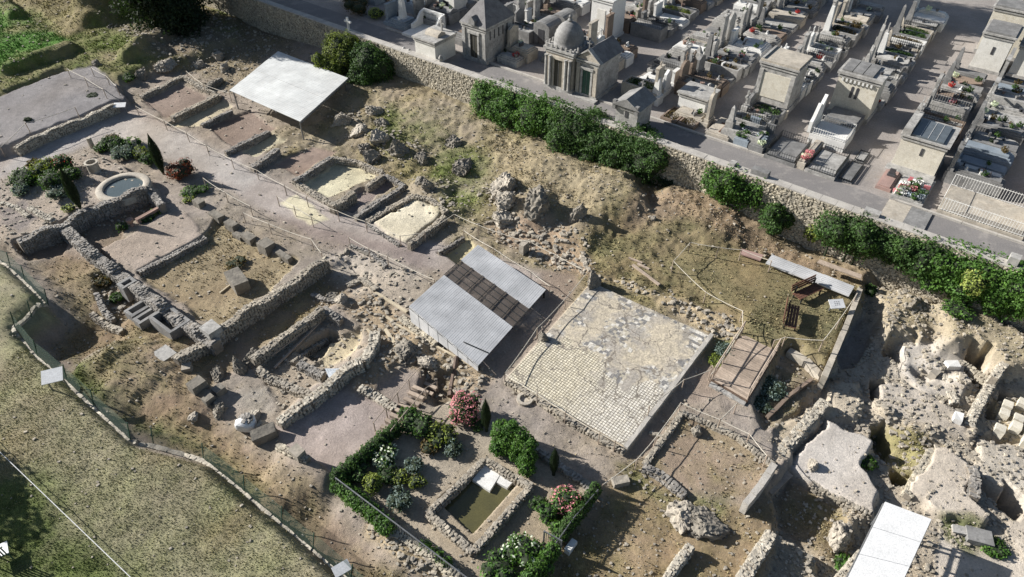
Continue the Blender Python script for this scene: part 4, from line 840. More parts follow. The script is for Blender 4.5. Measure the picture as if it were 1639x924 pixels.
# ---------------------------------------------------------------- wooden deck with railing
q = [np.array((*W(x, y, .22), .22)) for x, y in ((1187, 534), (1243, 562), (1196, 640), (1140, 607))]
t = thing('wooden_platform', 'wooden viewing platform with a railing between the mosaic and the picnic terrace', 'platform', (*(sum(q) / 4)[:2], .0)); b = MB(); nb = 26
for i in range(nb):
    a0, a1 = lerp(q[0], q[3], i / nb), lerp(q[0], q[3], (i + 1) / nb - .006); b0, b1 = lerp(q[1], q[2], i / nb), lerp(q[1], q[2], (i + 1) / nb - .006); sheet(b, [a0, b0, b1, a1], .05)
b.build('deck_boards', 'wood', t)
b = MB()
for i in range(4):
    for e in ((q[0], q[3]), (q[1], q[2])): p_ = lerp(*e, i / 3); b.bar((p_[0], p_[1], -1.2), p_ - (0, 0, .05), .06)
for e in ((q[0], q[3]), (q[1], q[2]), (q[3], q[2]), (q[0], q[1])): b.bar(e[0] - (0, 0, .1), e[1] - (0, 0, .1), .06)
b.build('frame', 'wood_dark', t)
for e, nn_ in (((q[0], q[3]), 4), ((q[1], q[2]), 4)):
    b = MB()
    for i in range(nn_): p_ = lerp(*e, i / (nn_ - 1)); b.bar(p_, p_ + (0, 0, .95), .035)
    b.bar(e[0] + (0, 0, .95), e[1] + (0, 0, .95), .035); b.bar(e[0] + (0, 0, .5), e[1] + (0, 0, .5), .025); b.build('railing', 'wood', t)
for i in range(5):
    p_ = lerp(q[3], q[2], (i + .5) / 5) ; c_ = p_[:2] - BX * .16; MB().box(-.2, .2, -.12, .12, -.4, .08, frame((*c_, 0), AX), .03).build('foot_block', 's_pale', t)
# ---------------------------------------------------------------- picnic tables
def picnic(px, ang, label):
    c = G(*px); t = thing('picnic_bench', label, 'bench', c, 'benches on the grass terrace'); f = frame(c, (math.cos(ang), math.sin(ang)))
    b = MB()
    for k in range(4): b.box(-.95, .95, -.30 + k * .155, -.30 + k * .155 + .13, .42, .46, f)
    b.build('seat', 'rust', t); b = MB()
    for k in range(3): b.box(-.95, .95, -.42 - k * .035, -.38 - k * .035, .52 + k * .15, .52 + k * .15 + .12, f)
    b.build('backrest', 'rust', t)
    for s_ in (-.75, .75):
        b = MB(); b.box(s_ - .04, s_ + .04, -.32, -.26, 0, .88, f); b.box(s_ - .04, s_ + .04, .24, .30, 0, .42, f); b.box(s_ - .04, s_ + .04, -.32, .30, .37, .42, f); b.build('leg', 'darksteel', t)
picnic((1265, 515), AB + math.pi * 1.08, 'brown slatted bench on the terrace, the one nearer the wooden platform'); picnic((1290, 475), AB + math.pi * .87, 'brown slatted bench on the terrace, the one nearer the metal sheets')
# information panels
def panel(px, wd, d, h, tilt, ang, label, legs=True):
    c = G(*px); t = thing('information_panel', label, 'sign', c); f = frame(c, (math.cos(ang), math.sin(ang))); b = MB()
    def tf(V):
        V = np.asarray(V); y, z = V[:, 1] * math.cos(tilt), V[:, 2] + V[:, 1] * math.sin(tilt); return f(np.column_stack([V[:, 0], y, z]))
    b.box(-wd / 2, wd / 2, -d / 2, d / 2, h, h + .03, tf).build('board', 'white', t)
    if legs:
        b = MB(); b.box(-wd / 2 + .1, -wd / 2 + .16, -.03, .03, -.1, h, f); b.box(wd / 2 - .16, wd / 2 - .1, -.03, .03, -.1, h, f); b.build('post', 'steel', t)
    return t, tf
panel((97, 622), .95, .75, .95, .35, .35, 'white information panel on posts beside the green netting fence')
t, tf = panel((1335, 497), .85, .55, .5, .4, .1, 'white information panel with faint print on the picnic terrace')
b = MB()
for i in range(3):
    for j in range(3): b.box(-.14 + i * .12, -.07 + i * .12 - rng.random() * .02, -.1 + j * .1, -.07 + j * .1, .532, .536, tf)
b.build('print', 'ink', t)
panel((552, 925), .7, .45, .8, .3, .6, 'white information panel at the bottom edge behind the netting fence')
panel((197, 182), .95, .5, .75, .35, .1, 'pale reading desk at the corner of the gravel terrace')
# corrugated sheets stacked on the terrace edge
def plate(px, z, th, label, name, mat, cat, group=None):
    P_ = [np.array((*W(x, y, z), z)) for x, y in px]; b = MB(); sheet(b, P_, th); return single(b, name, mat, label, cat, (*P_[0][:2], z - th), group)
n_ = 22; p0, p1 = [np.array((*W(x, y, .75), .75)) for x, y in ((1236, 406), (1372, 460))]
b = MB(); d_ = (p1 - p0)[:2]; L = np.linalg.norm(d_); f = frame((*p0[:2], 0), d_)
for k in range(3):
    for i in range(12): yy = -.95 + i * .085; b.box(k * L / 3.2 + .0, k * L / 3.2 + L / 2.9, yy, yy + .045, .55 + k * .03, .64 + k * .03 + .02 * (i % 2), f)
single(b, 'metal_sheets', 'roof_metal', 'stack of long corrugated metal sheets along the far edge of the picnic terrace', 'metal sheets', (*p0[:2], .4))
plate([(1187, 398), (1222, 408), (1217, 417), (1184, 406)], .5, .08, 'reddish board at the left end of the stacked metal sheets', 'board', 's_pink', 'board')
plate([(1312, 395 + 20), (1380, 440), (1378, 446), (1308, 420)], .7, .06, 'grey plank behind the stacked metal sheets', 'board', 'wood', 'board')
for x, y, lab in ((1334, 400, 'pale flat stone on the brown slope behind the metal sheets'), (1405, 424, 'second pale flat stone nearer the ivy hedge')): rock((x, y), .35, .2, lab, 'boulder_pale')
# planks and beams lying about
def beam(p, q, r, label, mat='plank', h=.06, name='plank'):
    a_, b_ = G(*p), G(*q); L = np.linalg.norm((b_ - a_)[:2]); zz = max(a_[2], b_[2], HZ(*((a_ + b_) / 2)[:2])) + .02; f = frame((*a_[:2], 0), (b_ - a_)[:2]); return single(MB().box(0, L, -r, r, zz - .03, zz + h, f, .01), name, mat, label, 'plank', (*a_[:2], zz))
beam((601, 469), (652, 502), .09, 'long plank leading to the left corner of the grey shelter')
beam((618, 508), (629, 515), .08, 'short plank on the rubble left of the grey shelter')
beam((634, 521), (762, 590), .05, 'long pale batten along the base of the grey shelter')
beam((618, 535), (631, 550), .09, 'short board lying on the rubble beside the apse')
beam((588, 528), (600, 541), .06, 'thin slat near the top of the curved wall')
beam((1012, 428), (1055, 458), .09, 'longest grey plank on the grass above the mosaic', 'wood')
beam((1020, 423), (1039, 432), .07, 'short grey plank above the longest plank', 'wood')
beam((1006, 415), (1028, 422), .05, 'thin slat at the top of the three grey planks', 'wood')
beam((1231, 790), (1261, 765), .16, 'wide ramp board beside the long retaining wall', 'wood')
beam((577, 722), (590, 714), .13, 'short pale board on the beaten earth floor by the garden', 'plank')
beam((432, 571), (517, 503), .22, 'grey board walk inside the straight wall of the apse', 'wood')
beam((440, 592), (519, 510), .05, 'thin grey rail beside the board walk of the apse', 'wood')
beam((378, 408 + 42), (352, 470), .05, 'pale batten lying in the dry grass court')
beam((560, 372 + 20), (590, 409), .12, 'dark cover board sunk in the path left of the rope', 'boulder')
c = G(731, 585); t = thing('timber_post', 'dark timber post lying on the rubble below the grey shelter', 'post', c); a_, b_ = G(731, 575), G(722, 638); MB().bar(a_ + (0, 0, .15), b_ + (0, 0, .15), .14, .2, 8).build('shaft', 'wood_dark', t)
# wooden steps with green rails into the garden
t = thing('wooden_steps', 'grey wooden steps with thin rails at the top corner of the garden', 'steps', G(648, 680)); b = MB(); p0, p1 = G(688, 620), G(615, 700)
for i in range(11):
    c_ = lerp(p0, p1, i / 10); b.box(-.1, .1, -.45, .45, -.1, .12, frame((c_[0], c_[1], HZ(c_[0], c_[1]) + .08), (p1 - p0)[:2]))
b.build('tread', 'wood', t); b = MB()
for sd in (-.5, .5):
    d_ = (p1 - p0)[:2]; d_ /= np.linalg.norm(d_); nrm = np.array((-d_[1], d_[0])) * sd; prev = None
    for i in range(5):
        c_ = lerp(p0, p1, i / 4)[:2] + nrm; z_ = HZ(*c_); b.bar((*c_, z_), (*c_, z_ + .85), .03)
        if prev is not None: b.bar(prev, (*c_, z_ + .85), .025)
        prev = (*c_, z_ + .85)
b.build('handrail', 'wood', t)
# sacks
def sack(px, r, h, label):
    c = G(*px); V, Fs = ico(3); V = V * (1 + (fbm(V[:, 0] * 2 + px[0], V[:, 1] * 2 + V[:, 2], .8, 3, 5) - .5)[:, None] * .5); V = np.sign(V) * np.abs(V) ** .75
    t = thing('rubble_sack', label, 'sack', c); MB().add(V * (r, r * .8, h) + c + (0, 0, h * .7), Fs).build('bag', 'white', t); MB().stones(c + (rng.random((14, 3)) - .5) * (r * 1.1, r * .9, .1) + (0, 0, h * 1.5), np.full((14, 3), .2), rng.random(14) * 6).build('rubble_load', 'rubble_grey', t)
sack((397, 684), .5, .42, 'open white sack filled with stones beside the big grey boulder')
rock((407, 668), .4, .35, 'heap of whitish stones behind the white sack', 'boulder_pale')
plate([(520, 590), (545, 590), (555, 597), (530, 612)], .55, .03, 'bluish plastic sheet lying on the curved wall', 'plastic_sheet', 'tarp', 'tarpaulin')
# ================================================================ vegetation
def leaves(lobes, n, s, flat=.5, noise_=.25, shell=.35):
    """leaf sized quads spread through a crown made of ellipsoids (x,y,z,rx,ry,rz)"""
    Lb = np.array(lobes, float); vol = (Lb[:, 3] * Lb[:, 4] * Lb[:, 5]) ** .7; k = rng.choice(len(Lb), n, p=vol / vol.sum()); d = rng.normal(size=(n, 3)); d /= np.linalg.norm(d, axis=1)[:, None]
    r = 1 - shell * rng.random(n) ** 1.6; cl = vn(d[:, 0] * 2 + k * 3.1, d[:, 1] * 2 + d[:, 2] * 2.7, .55, 90); r *= 1 + (cl - .5) * noise_ * 2 + (rng.random(n) < .06) * rng.random(n) * .18
    keep = rng.random(n) < (.25 + 1.3 * cl); k, d, r = k[keep], d[keep], r[keep]; n = len(k)
    c = Lb[k, :3] + d * Lb[k, 3:] * r[:, None]; nn_ = d + rng.normal(size=(n, 3)) * .7 + (0, 0, flat); nn_ /= np.linalg.norm(nn_, axis=1)[:, None]
    u = np.cross(nn_, rng.normal(size=(n, 3))); u /= np.linalg.norm(u, axis=1)[:, None]; v_ = np.cross(nn_, u); sz = s * (.6 + .8 * rng.random((n, 1)))
    V = np.stack([c - u * sz, c - v_ * sz * .55, c + u * sz, c + v_ * sz * .55], 1); return V.reshape(-1, 3), np.arange(n * 4).reshape(-1, 4)
def core(lobes, k=.72, sub=2):  # dark lobes filling a crown, coloured as the shade behind its leaves
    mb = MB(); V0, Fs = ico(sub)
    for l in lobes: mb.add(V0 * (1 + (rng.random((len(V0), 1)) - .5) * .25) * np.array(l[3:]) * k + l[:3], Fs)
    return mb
def shrub(px, r, h, label, mat='leaf', n=None, s=.07, cat='shrub', name='shrub', nl=6, flower=None, fn=120, stem=True, spread=.55, z=None, group=None, c=None, fs=None):
    c = G(*px) if c is None else np.array(c); 
    if z is not None: c[2] = z
    lob = [(c[0], c[1], c[2] + h * .5, r * .8, r * .8, h * .5)]
    for i in range(nl):
        a_ = i / nl * 6.28 + rng.random(); q = r * spread * (.7 + .5 * rng.random()); lob.append((c[0] + q * math.cos(a_), c[1] + q * math.sin(a_), c[2] + h * (.35 + .35 * rng.random()), r * (.38 + .2 * rng.random()), r * (.38 + .2 * rng.random()), h * (.28 + .14 * rng.random())))
    t = thing(name, label, cat, c, group); n = n or int(260 * r * (r + h) / (s / .07) ** 2 * 2.4)
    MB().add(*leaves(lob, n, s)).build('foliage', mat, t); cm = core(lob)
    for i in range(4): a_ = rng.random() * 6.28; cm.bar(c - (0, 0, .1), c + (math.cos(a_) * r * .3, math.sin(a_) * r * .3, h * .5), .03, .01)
    cm.build('dark_core', 'fill', t)  # added dark inner mass for shade in the foliage, plus the stems
    if flower: MB().add(*leaves([(l[0], l[1], l[2] + l[5] * .08, l[3] * 1.05, l[4] * 1.05, l[5] * 1.06) for l in lob], fn, fs or s * 1.1, 1.2, .1, .06)).build('blossom', flower, t)
    return t
def cypress(px, h, r, label):
    c = G(*px); V, Fs = leaves([(0, 0, .5, 1, 1, .52)], int(1500 * h), .05, .1, .1, .35)
    z_ = np.clip(V[:, 2], -.02, 1.02); f = r * np.clip(np.sin(np.clip(z_, 0, 1) * math.pi * .92 + .18), .06, 1) ** .75; t = thing('cypress', label, 'cypress tree', c)
    MB().add(np.stack([V[:, 0] * f + c[0], V[:, 1] * f + c[1], z_ * h + c[2]], -1), Fs).build('crown', 'leaf_dark', t)
    MB().lathe(c, [(.08, -.1), (.08, h * .1), (r * .5, h * .15), (r * .6, h * .5), (r * .25, h * .85), (.02, h * .97)], 10).build('trunk', 'fill', t)  # short trunk, then a dark core painted for shade inside the crown
# hedges against the cemetery wall: clumps set out along the wall line
def hedge(pts, label, mat='leaf', s=.075, dens=950, name='hedge', cat='hedge', group=None):
    """pts: (px,py,z of centre,radius,height radius)"""
    lob = []
    for px, py, zc, r, hr in pts:
        q = W(px, py, zc); lob.append((*q, zc, r, r, hr))
        for i in range(3): a_ = rng.random() * 6.28; lob.append((q[0] + r * .75 * math.cos(a_), q[1] + r * .75 * math.sin(a_), zc + (rng.random() - .4) * hr, r * .5, r * .5, hr * .45))
    g_ = np.array(lob[0][:2]); zb = HZ(*g_); t = thing(name, label, cat, (*g_, zb), group); area = sum(l[3] * (l[3] + l[5]) for l in lob)
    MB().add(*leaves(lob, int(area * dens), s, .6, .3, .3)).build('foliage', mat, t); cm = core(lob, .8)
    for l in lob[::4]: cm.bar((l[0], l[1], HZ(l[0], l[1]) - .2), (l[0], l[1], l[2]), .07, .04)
    cm.build('dark_core', 'fill', t)  # inner mass coloured dark as hedge shade, together with its stems
def along(p0, p1, n, z, r, hr, jz=.2): 
    return [(p0[0] + (p1[0] - p0[0]) * i / (n - 1) + rng.random() * 6, p0[1] + (p1[1] - p0[1]) * i / (n - 1) + rng.random() * 6, z + (rng.random() - .5) * jz, r * (.85 + .3 * rng.random()), hr * (.85 + .3 * rng.random())) for i in range(n)]
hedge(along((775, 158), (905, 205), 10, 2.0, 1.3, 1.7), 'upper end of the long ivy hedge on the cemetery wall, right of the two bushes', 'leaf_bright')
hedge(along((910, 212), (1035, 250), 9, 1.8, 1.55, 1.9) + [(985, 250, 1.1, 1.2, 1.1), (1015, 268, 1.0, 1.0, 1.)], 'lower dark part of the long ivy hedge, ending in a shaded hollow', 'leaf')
hedge(along((1138, 285), (1205, 306), 5, 2.2, .85, 1.35), 'square ivy mass hanging on the cemetery wall, between the long hedge and the round bush', 'leaf_bright')
hedge([(1243, 350, 1.3, .95, 1.0), (1240, 340, 1.9, .6, .6)], 'round bush in front of the cemetery wall', 'leaf', name='shrub', cat='shrub')
hedge([(1302, 372, 1.1, .5, .6)], 'small grey green shrub right of the round bush', 'leaf_olive', name='shrub', cat='shrub')
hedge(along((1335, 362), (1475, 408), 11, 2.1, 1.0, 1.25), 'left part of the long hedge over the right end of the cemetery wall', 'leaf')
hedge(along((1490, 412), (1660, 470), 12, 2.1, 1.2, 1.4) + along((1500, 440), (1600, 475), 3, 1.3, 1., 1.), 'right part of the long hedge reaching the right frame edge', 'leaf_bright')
hedge([(1562, 452, 2.3, .65, .75)], 'yellow green bush glowing in front of the right hand hedge', 'leaf_yellow', name='shrub', cat='shrub')
hedge([(545, 90, 2.3, 1.35, 1.9), (528, 108, 1.5, 1.1, 1.4), (560, 75, 2.7, .9, 1.2)], 'yellowish green bushy tree beside the flat white shelter', 'leaf_olive', name='tree', cat='tree')
hedge([(592, 105, 2.0, 1.5, 1.8), (580, 120, 1.4, 1.1, 1.3), (610, 112, 1.8, 1., 1.4)], 'darker green bushy tree right behind the flat white shelter', 'leaf', name='tree', cat='tree')
# tree outside / at the top edge whose crown darkens the upper left corner
def tree(loc, h, r, label, trunk=.35, nl=11, dens=420, s=.16, mat='leaf_dark', low=.35):
    c = np.array(loc, float); lob = []
    for i in range(nl):
        a_ = i * 2.4; q = r * .62 * math.sqrt((i + .5) / nl); lob.append((c[0] + q * math.cos(a_), c[1] + q * math.sin(a_), c[2] + h * (low + (.9 - low) * rng.random()), r * .48, r * .48, h * .16 + r * .12))
    t = thing('tree', label, 'tree', c); MB().add(*leaves(lob, int(sum(l[3] * l[4] for l in lob) * dens), s, .5, .3, .5)).build('crown', mat, t)
    b = MB(); b.bar(c - (0, 0, .3), c + (0, 0, h * .55), trunk, trunk * .6, 10)
    for l in lob: b.bar(c + (0, 0, h * .35), l[:3], trunk * .35, .05)
    b.build('trunk', 'twig', t)
q = W(262, 22, 1.); tree((q[0] + 1.8, q[1] - 2.6, .8), 12.5, 4.8, 'broad dark tree at the top edge left of the cemetery, its shadow over the wall', .4, 34, 700, .14, low=.08)
tree((-40., 71.5, .8), 15.5, 5.5, 'umbrella pine above the top left corner whose crown shades the lane', .35, 16, 500, .16, low=.84)
tree((-33.5, 67.5 + 3.2, .8), 15.5, 4.2, 'second umbrella pine above the top left corner, nearer the cemetery wall', .3, 12, 500, .16, low=.84)
q = W(330, -60, 1.); tree((q[0] - 4, q[1] + 1, 1.), 12, 4.0, 'tall dark tree beyond the top edge, seen only by its shadow on the lane', .4, 12)
for a_, b_, h_, w_ in ((-3.6, 23.6, 15, 'left'), (-.2, 26, 16, 'middle'), (3.2, 24.5, 15, 'right')):
    q = C(a_, b_); tree((*q, ZC), h_, 3.6, f'tall tree above the top edge of the photo shading the far tombs, {w_} one', .3, 14, low=.55)
q = W(15, 745, .9); tree((q[0] - 6.9, q[1] + .7, 1.), 4.8, 2.3, 'tree left of the photo whose shadow falls on the lower field', .25, 8)
# garden planting
shrub((745, 668), .85, 1.3, 'pink flowering oleander beside the garden cypress', 'leaf', flower='petal_pink', fn=1300, fs=.05)
shrub((905, 812), .75, 1.1, 'pink flowering oleander in the right hand garden bed', 'leaf_bright', flower='petal_pink', fn=500, fs=.05)
cypress((779, 690), 2.5, .24, 'slim cypress at the top of the garden beside the pink oleander'); cypress((886, 760), 2.1, .22, 'slim cypress at the garden side of the low wall')
shrub((617, 738), .62, .75, 'shrub covered with white flower heads in the upper garden bed', 'leaf_bright', flower='petal_white', fn=330, fs=.075)
shrub((640, 808), .62, .8, 'large blue green ball shrub beside the pool', 'leaf_silver', s=.05); shrub((664, 752), .52, .65, 'blue green ball shrub behind the large one', 'leaf_silver', s=.05); shrub((727, 722), .48, .6, 'small blue green ball shrub at the far side of the pool', 'leaf_silver', s=.05)
shrub((600, 785), .55, 1.1, 'upright rust green conifer in the upper garden bed', 'leaf_olive', s=.05, spread=.3); shrub((668, 775), .45, .5, 'round mid green shrub between the two blue green balls', 'leaf_olive', s=.05)
shrub((640, 770), .5, .5, 'straggly yellowish shrub in the middle of the upper bed', 'leaf_yellow', n=700, s=.05); shrub((575, 765), .6, .7, 'dark green shrub by the top left corner of the garden', 'leaf'); shrub((620, 765), .5, .6, 'low dark shrub between the conifer and the white flowers', 'leaf')
shrub((672, 690), .85, .95, 'dark spreading shrub at the foot of the wooden steps', 'leaf'); shrub((705, 703), .8, .8, 'dark shrub left of the small blue green ball', 'leaf_olive'); shrub((655, 672), .5, .9, 'leafy climber on the rail of the wooden steps', 'leaf_bright', s=.06)
shrub((690, 718), .55, .5, 'low brownish shrub on the edge of the upper bed', 'leaf_rust'); shrub((765, 685), .4, .5, 'small green shrub at the foot of the garden cypress', 'leaf')
shrub((878, 828), .55, .75, 'bright green shrub in the right hand garden bed', 'leaf_bright'); shrub((893, 858), .5, .7, 'light green shrub at the lower end of the right hand bed', 'leaf_bright'); shrub((862, 812), .4, .55, 'small dark shrub at the left of the right hand bed', 'leaf'); shrub((915, 830), .45, .7, 'green shrub behind the right hand oleander', 'leaf')
shrub((838, 888), .85, .9, 'hydrangea with pale flower heads at the bottom of the garden', 'leaf_bright', flower='petal_white', fn=130, fs=.07); shrub((800, 915), .8, .6, 'dark green shrub at the bottom frame edge by the pool', 'leaf_bright'); shrub((862, 915), .6, .7, 'green hedge shrub at the bottom right of the garden', 'leaf_bright'); shrub((812, 893), .45, .5, 'silvery shrub left of the hydrangea', 'leaf_silver')
def lowhedge(p0, p1, n, r, h, label, mat='leaf'):
    a_, b_ = G(*p0), G(*p1); lob = [(*lerp(a_, b_, i / (n - 1))[:2], lerp(a_, b_, i / (n - 1))[2] + h * .5, r * (.85 + .3 * rng.random()), r * (.85 + .3 * rng.random()), h * (.5 + .1 * rng.random())) for i in range(n)]
    t = thing('hedge', label, 'hedge', a_); ar = sum(l[3] * (l[3] + l[5]) for l in lob); MB().add(*leaves(lob, int(ar * 2300), .05, .4, .25, .3)).build('foliage', mat, t); core(lob, .78).build('dark_core', 'fill', t)  # core(...) here is only the dark mass painted as shade inside the hedge
lowhedge((545, 772), (635, 695), 9, .38, .9, 'clipped dark hedge along the upper left side of the garden'); lowhedge((548, 785), (620, 848), 8, .42, .6, 'climbing greenery below the garden railing', 'leaf_bright')
lowhedge((680, 880), (715, 905), 4, .28, .4, 'leafy patch on the railing near the bottom of the garden', 'leaf_bright'); lowhedge((952, 795), (900, 862), 7, .3, 1.0, 'dark clipped hedge on the right side of the garden'); lowhedge((885, 890), (845, 935), 5, .35, .9, 'hedge at the bottom right corner of the garden', 'leaf_bright')
# arbour of greenery
t_ = G(820, 722); lob = []
for (x, y), z_ in (((798, 712), .5), ((800, 702), 1.0), ((803, 700), 1.4), ((817, 706), 1.6), ((833, 715), 1.55), ((845, 725), 1.35), ((845, 735), .9), ((843, 745), .5), ((812, 712), .5), ((812, 710), 1.0), ((826, 720), .5), ((828, 718), 1.0), ((838, 730), .45)): q = W(x, y + 14, 0); lob.append((q[0], q[1], z_, .42, .42, .42))
t = thing('arbour', 'arched arbour grown over with bright green leaves at the far end of the garden pool', 'arbour', t_); MB().add(*leaves(lob, 11000, .055, .4, .2, .3)).build('foliage', 'leaf_bright', t); core(lob, .75).build('frame', 'fill', t)  # no real arbour frame: dark lobes painted as shade under the leaves
# upper garden
cypress((262, 279), 3.3, .36, 'taller cypress leaning over the round pool garden, right one'); cypress((130, 336), 3.3, .34, 'cypress at the left of the round pool')
shrub((291, 283), 1.09, 1.12, 'dark red leaved shrub right of the round pool', 'leaf_red'); shrub((105, 272), 0.77, 1.12, 'shrub with red flowers behind the left shrub bed', 'leaf', flower='petal_red', fn=160, fs=.05)
shrub((45, 292), 1.15, 1.00, 'green shrub at the left end of the shrub bed', 'leaf'); shrub((75, 280), 1.09, 1.12, 'mid green shrub in the left shrub bed', 'leaf_olive'); shrub((90, 300), 1.02, 1.25, 'large dark green shrub in the left shrub bed', 'leaf'); shrub((60, 270), 0.64, 0.75, 'rust coloured shrub at the back of the left bed', 'leaf_rust')
shrub((98, 315), 0.90, 0.81, 'silvery shrub at the front of the left bed', 'leaf_silver'); shrub((35, 310), 0.64, 0.62, 'silvery shrub at the left corner of the left bed', 'leaf_silver'); shrub((118, 288), 0.77, 1.00, 'dark shrub behind the left cypress', 'leaf'); shrub((112, 337), 0.45, 0.38, 'yellow green tuft at the foot of the left cypress', 'leaf_yellow')
shrub((198, 252), 0.96, 0.69, 'silvery blue shrub behind the round pool', 'leaf_silver'); shrub((185, 238), 0.90, 0.88, 'dark green shrub behind the silvery blue one', 'leaf'); shrub((212, 235), 0.77, 0.75, 'bright green shrub right of the broken column', 'leaf_bright'); shrub((168, 240), 0.77, 0.62, 'low green shrub beside the broken column', 'leaf'); shrub((228, 250), 0.77, 0.62, 'olive shrub between silvery shrub and cypress', 'leaf_olive'); shrub((238, 262), 0.64, 0.75, 'small dark shrub at the foot of the right cypress', 'leaf'); shrub((182, 228), 0.58, 0.62, 'rust coloured shrub at the back of the round pool garden', 'leaf_rust')
shrub((305, 310), .7, .35, 'bright green ground plant below the red shrub', 'leaf_bright'); shrub((325, 305), .5, .3, 'bright green tuft beside the path rope', 'leaf_bright'); shrub((302, 322), .4, .3, 'yellow green tuft at the top of the block row', 'leaf_yellow')
shrub((238, 352), .5, .35, 'green herbs in the bed behind the brick planter', 'leaf'); shrub((250, 343), .45, .35, 'lighter herbs at the right of the herb bed', 'leaf_olive'); shrub((198, 368), .45, .55, 'small round bush in the shaded court', 'leaf')
shrub((378, 425), .7, .35, 'dark low weeds in the dry grass court', 'leaf_rust', n=500); shrub((208, 130), .6, .6, 'dark green bush beside the gravel terrace corner', 'leaf'); shrub((148, 153), .5, .08, 'dark low plant patch on the gravel terrace, upper one', 'leaf_dark', n=200); shrub((45, 193), .35, .2, 'small dark plant on the gravel terrace near its wall', 'leaf_dark', n=120)
shrub((170, 452), .7, .45, 'brown scrub above the small hollow', 'leaf_rust', n=900); shrub((190, 480), .5, .4, 'green scrub in the small hollow', 'leaf', n=500); shrub((820, 300 - 8), .01 + .3, .3, 'dry tuft by the pale masonry ruin', 'leaf_rust', n=120)
shrub((1160, 565), .7, .35, 'grey green weeds between mosaic and wooden platform', 'leaf_silver', n=900); shrub((1150, 580), .6, .3, 'lower patch of grey green weeds by the platform', 'leaf_olive', n=700); shrub((1235, 625), .9, .35, 'grey weeds in the hollow behind the wooden platform', 'leaf_silver', n=900); shrub((1215, 650), .7, .3, 'grey weeds at the lower end of the hollow', 'leaf_silver', n=600)
shrub((1532, 500), .9, .5, 'green creeper spilling over the rim of the dark trench', 'leaf_bright'); shrub((1385, 745), .5, .5, 'green weeds in the deep pit beside the big plaster floor', 'leaf_bright', n=500); shrub((1390, 470), .5, .6, 'dark bush at the top of the tall retaining wall', 'leaf'); shrub((1350, 905), .45, .4, 'green weeds at the left side of the white roof', 'leaf_bright', n=500); shrub((1590, 880), .6, .3, 'green weeds right of the slabs below the second floor', 'leaf_bright', n=600)
shrub((1065, 295), .7, .7, 'dark bush in the shaded hollow at the end of the long hedge', 'leaf_dark')
# ================================================================ fences and ropes
def fence(path, h, label, name='netting_fence', cat='fence', mat='netting', kerb=True, lean=0):
    P_ = [G(*p_) for p_ in path]; Q, D = resample(P_, .5); 
    for i in range(len(Q)): Q[i, 2] = HZ(*Q[i, :2])
    t = thing(name, label, cat, Q[0]); b = MB()
    for i in range(len(D)): a_, c_ = Q[i], Q[i + 1]; lx = np.array((.28, .10, 0)); b.add([a_, c_, c_ + lx + (0, 0, h * (.96 + .04 * math.sin(i))), a_ + lx + (0, 0, h * (.96 + .04 * math.sin(i - 1)))], [(0, 1, 2, 3)])
    b.build('net', mat, t); R2, _ = resample(P_, 2.2)
    for p_ in R2: z_ = HZ(*p_[:2]); MB().bar((p_[0], p_[1], z_ - .1), (p_[0] + .28, p_[1] + .1, z_ + h + .08), .025).build('post', 'green_paint', t)
    if kerb:
        R3, D3 = resample(P_, .3); mid = (R3[:-1] + R3[1:]) / 2; mid[:, 2] = samp(Z, mid[:, 0], mid[:, 1]); n = len(mid); nn_ = np.stack([-D3[:, 1], D3[:, 0]], -1)
        mid[:, :2] -= nn_ * .1 * np.sign(.5); MB().stones(mid + (0, 0, .04), np.stack([.36 + .1 * rng.random(n), .22 + .06 * rng.random(n), .20 + .05 * rng.random(n)], -1), np.arctan2(D3[:, 1], D3[:, 0]) + (rng.random(n) - .5) * .15, .1).build('footing', 'rubble_pale', t)
fence([(-60, 375), (0, 418), (40, 452), (77, 490)], 1.15, 'green netting fence on a pale stone footing, short stretch at the left frame edge')
fence([(77, 490), (50, 508), (24, 527)], 1.15, 'short return of the green netting fence beside the shaded pit')
fence([(24, 527), (60, 572), (107, 612), (150, 652), (208, 705), (245, 713), (325, 737), (390, 788), (450, 838), (500, 880), (560, 930), (600, 970)], 1.15, 'long green netting fence on a pale stone footing between field and dig')
def ropes(path, label, h=.85, step=None, r=.02, mat='rope'):
    P_ = [G(x, y, h) for x, y in path]; t = thing('rope_barrier', label, 'rope barrier', P_[0]); b = MB(); L_ = []
    for p_ in P_: MB().bar((p_[0], p_[1], p_[2] - .1), (p_[0], p_[1], p_[2] + h + .03), .028).build('post', 'wood', t)
    for a_, c_ in zip(P_[:-1], P_[1:]):
        d = np.linalg.norm(c_ - a_); n = 6
        for i in range(n + 1): u = i / n; q = lerp(a_, c_, u); L_.append((q[0], q[1], q[2] + h - .35 * min(1, d / 4) * u * (1 - u)))
    b.tube(L_, r).build('rope', mat, t)
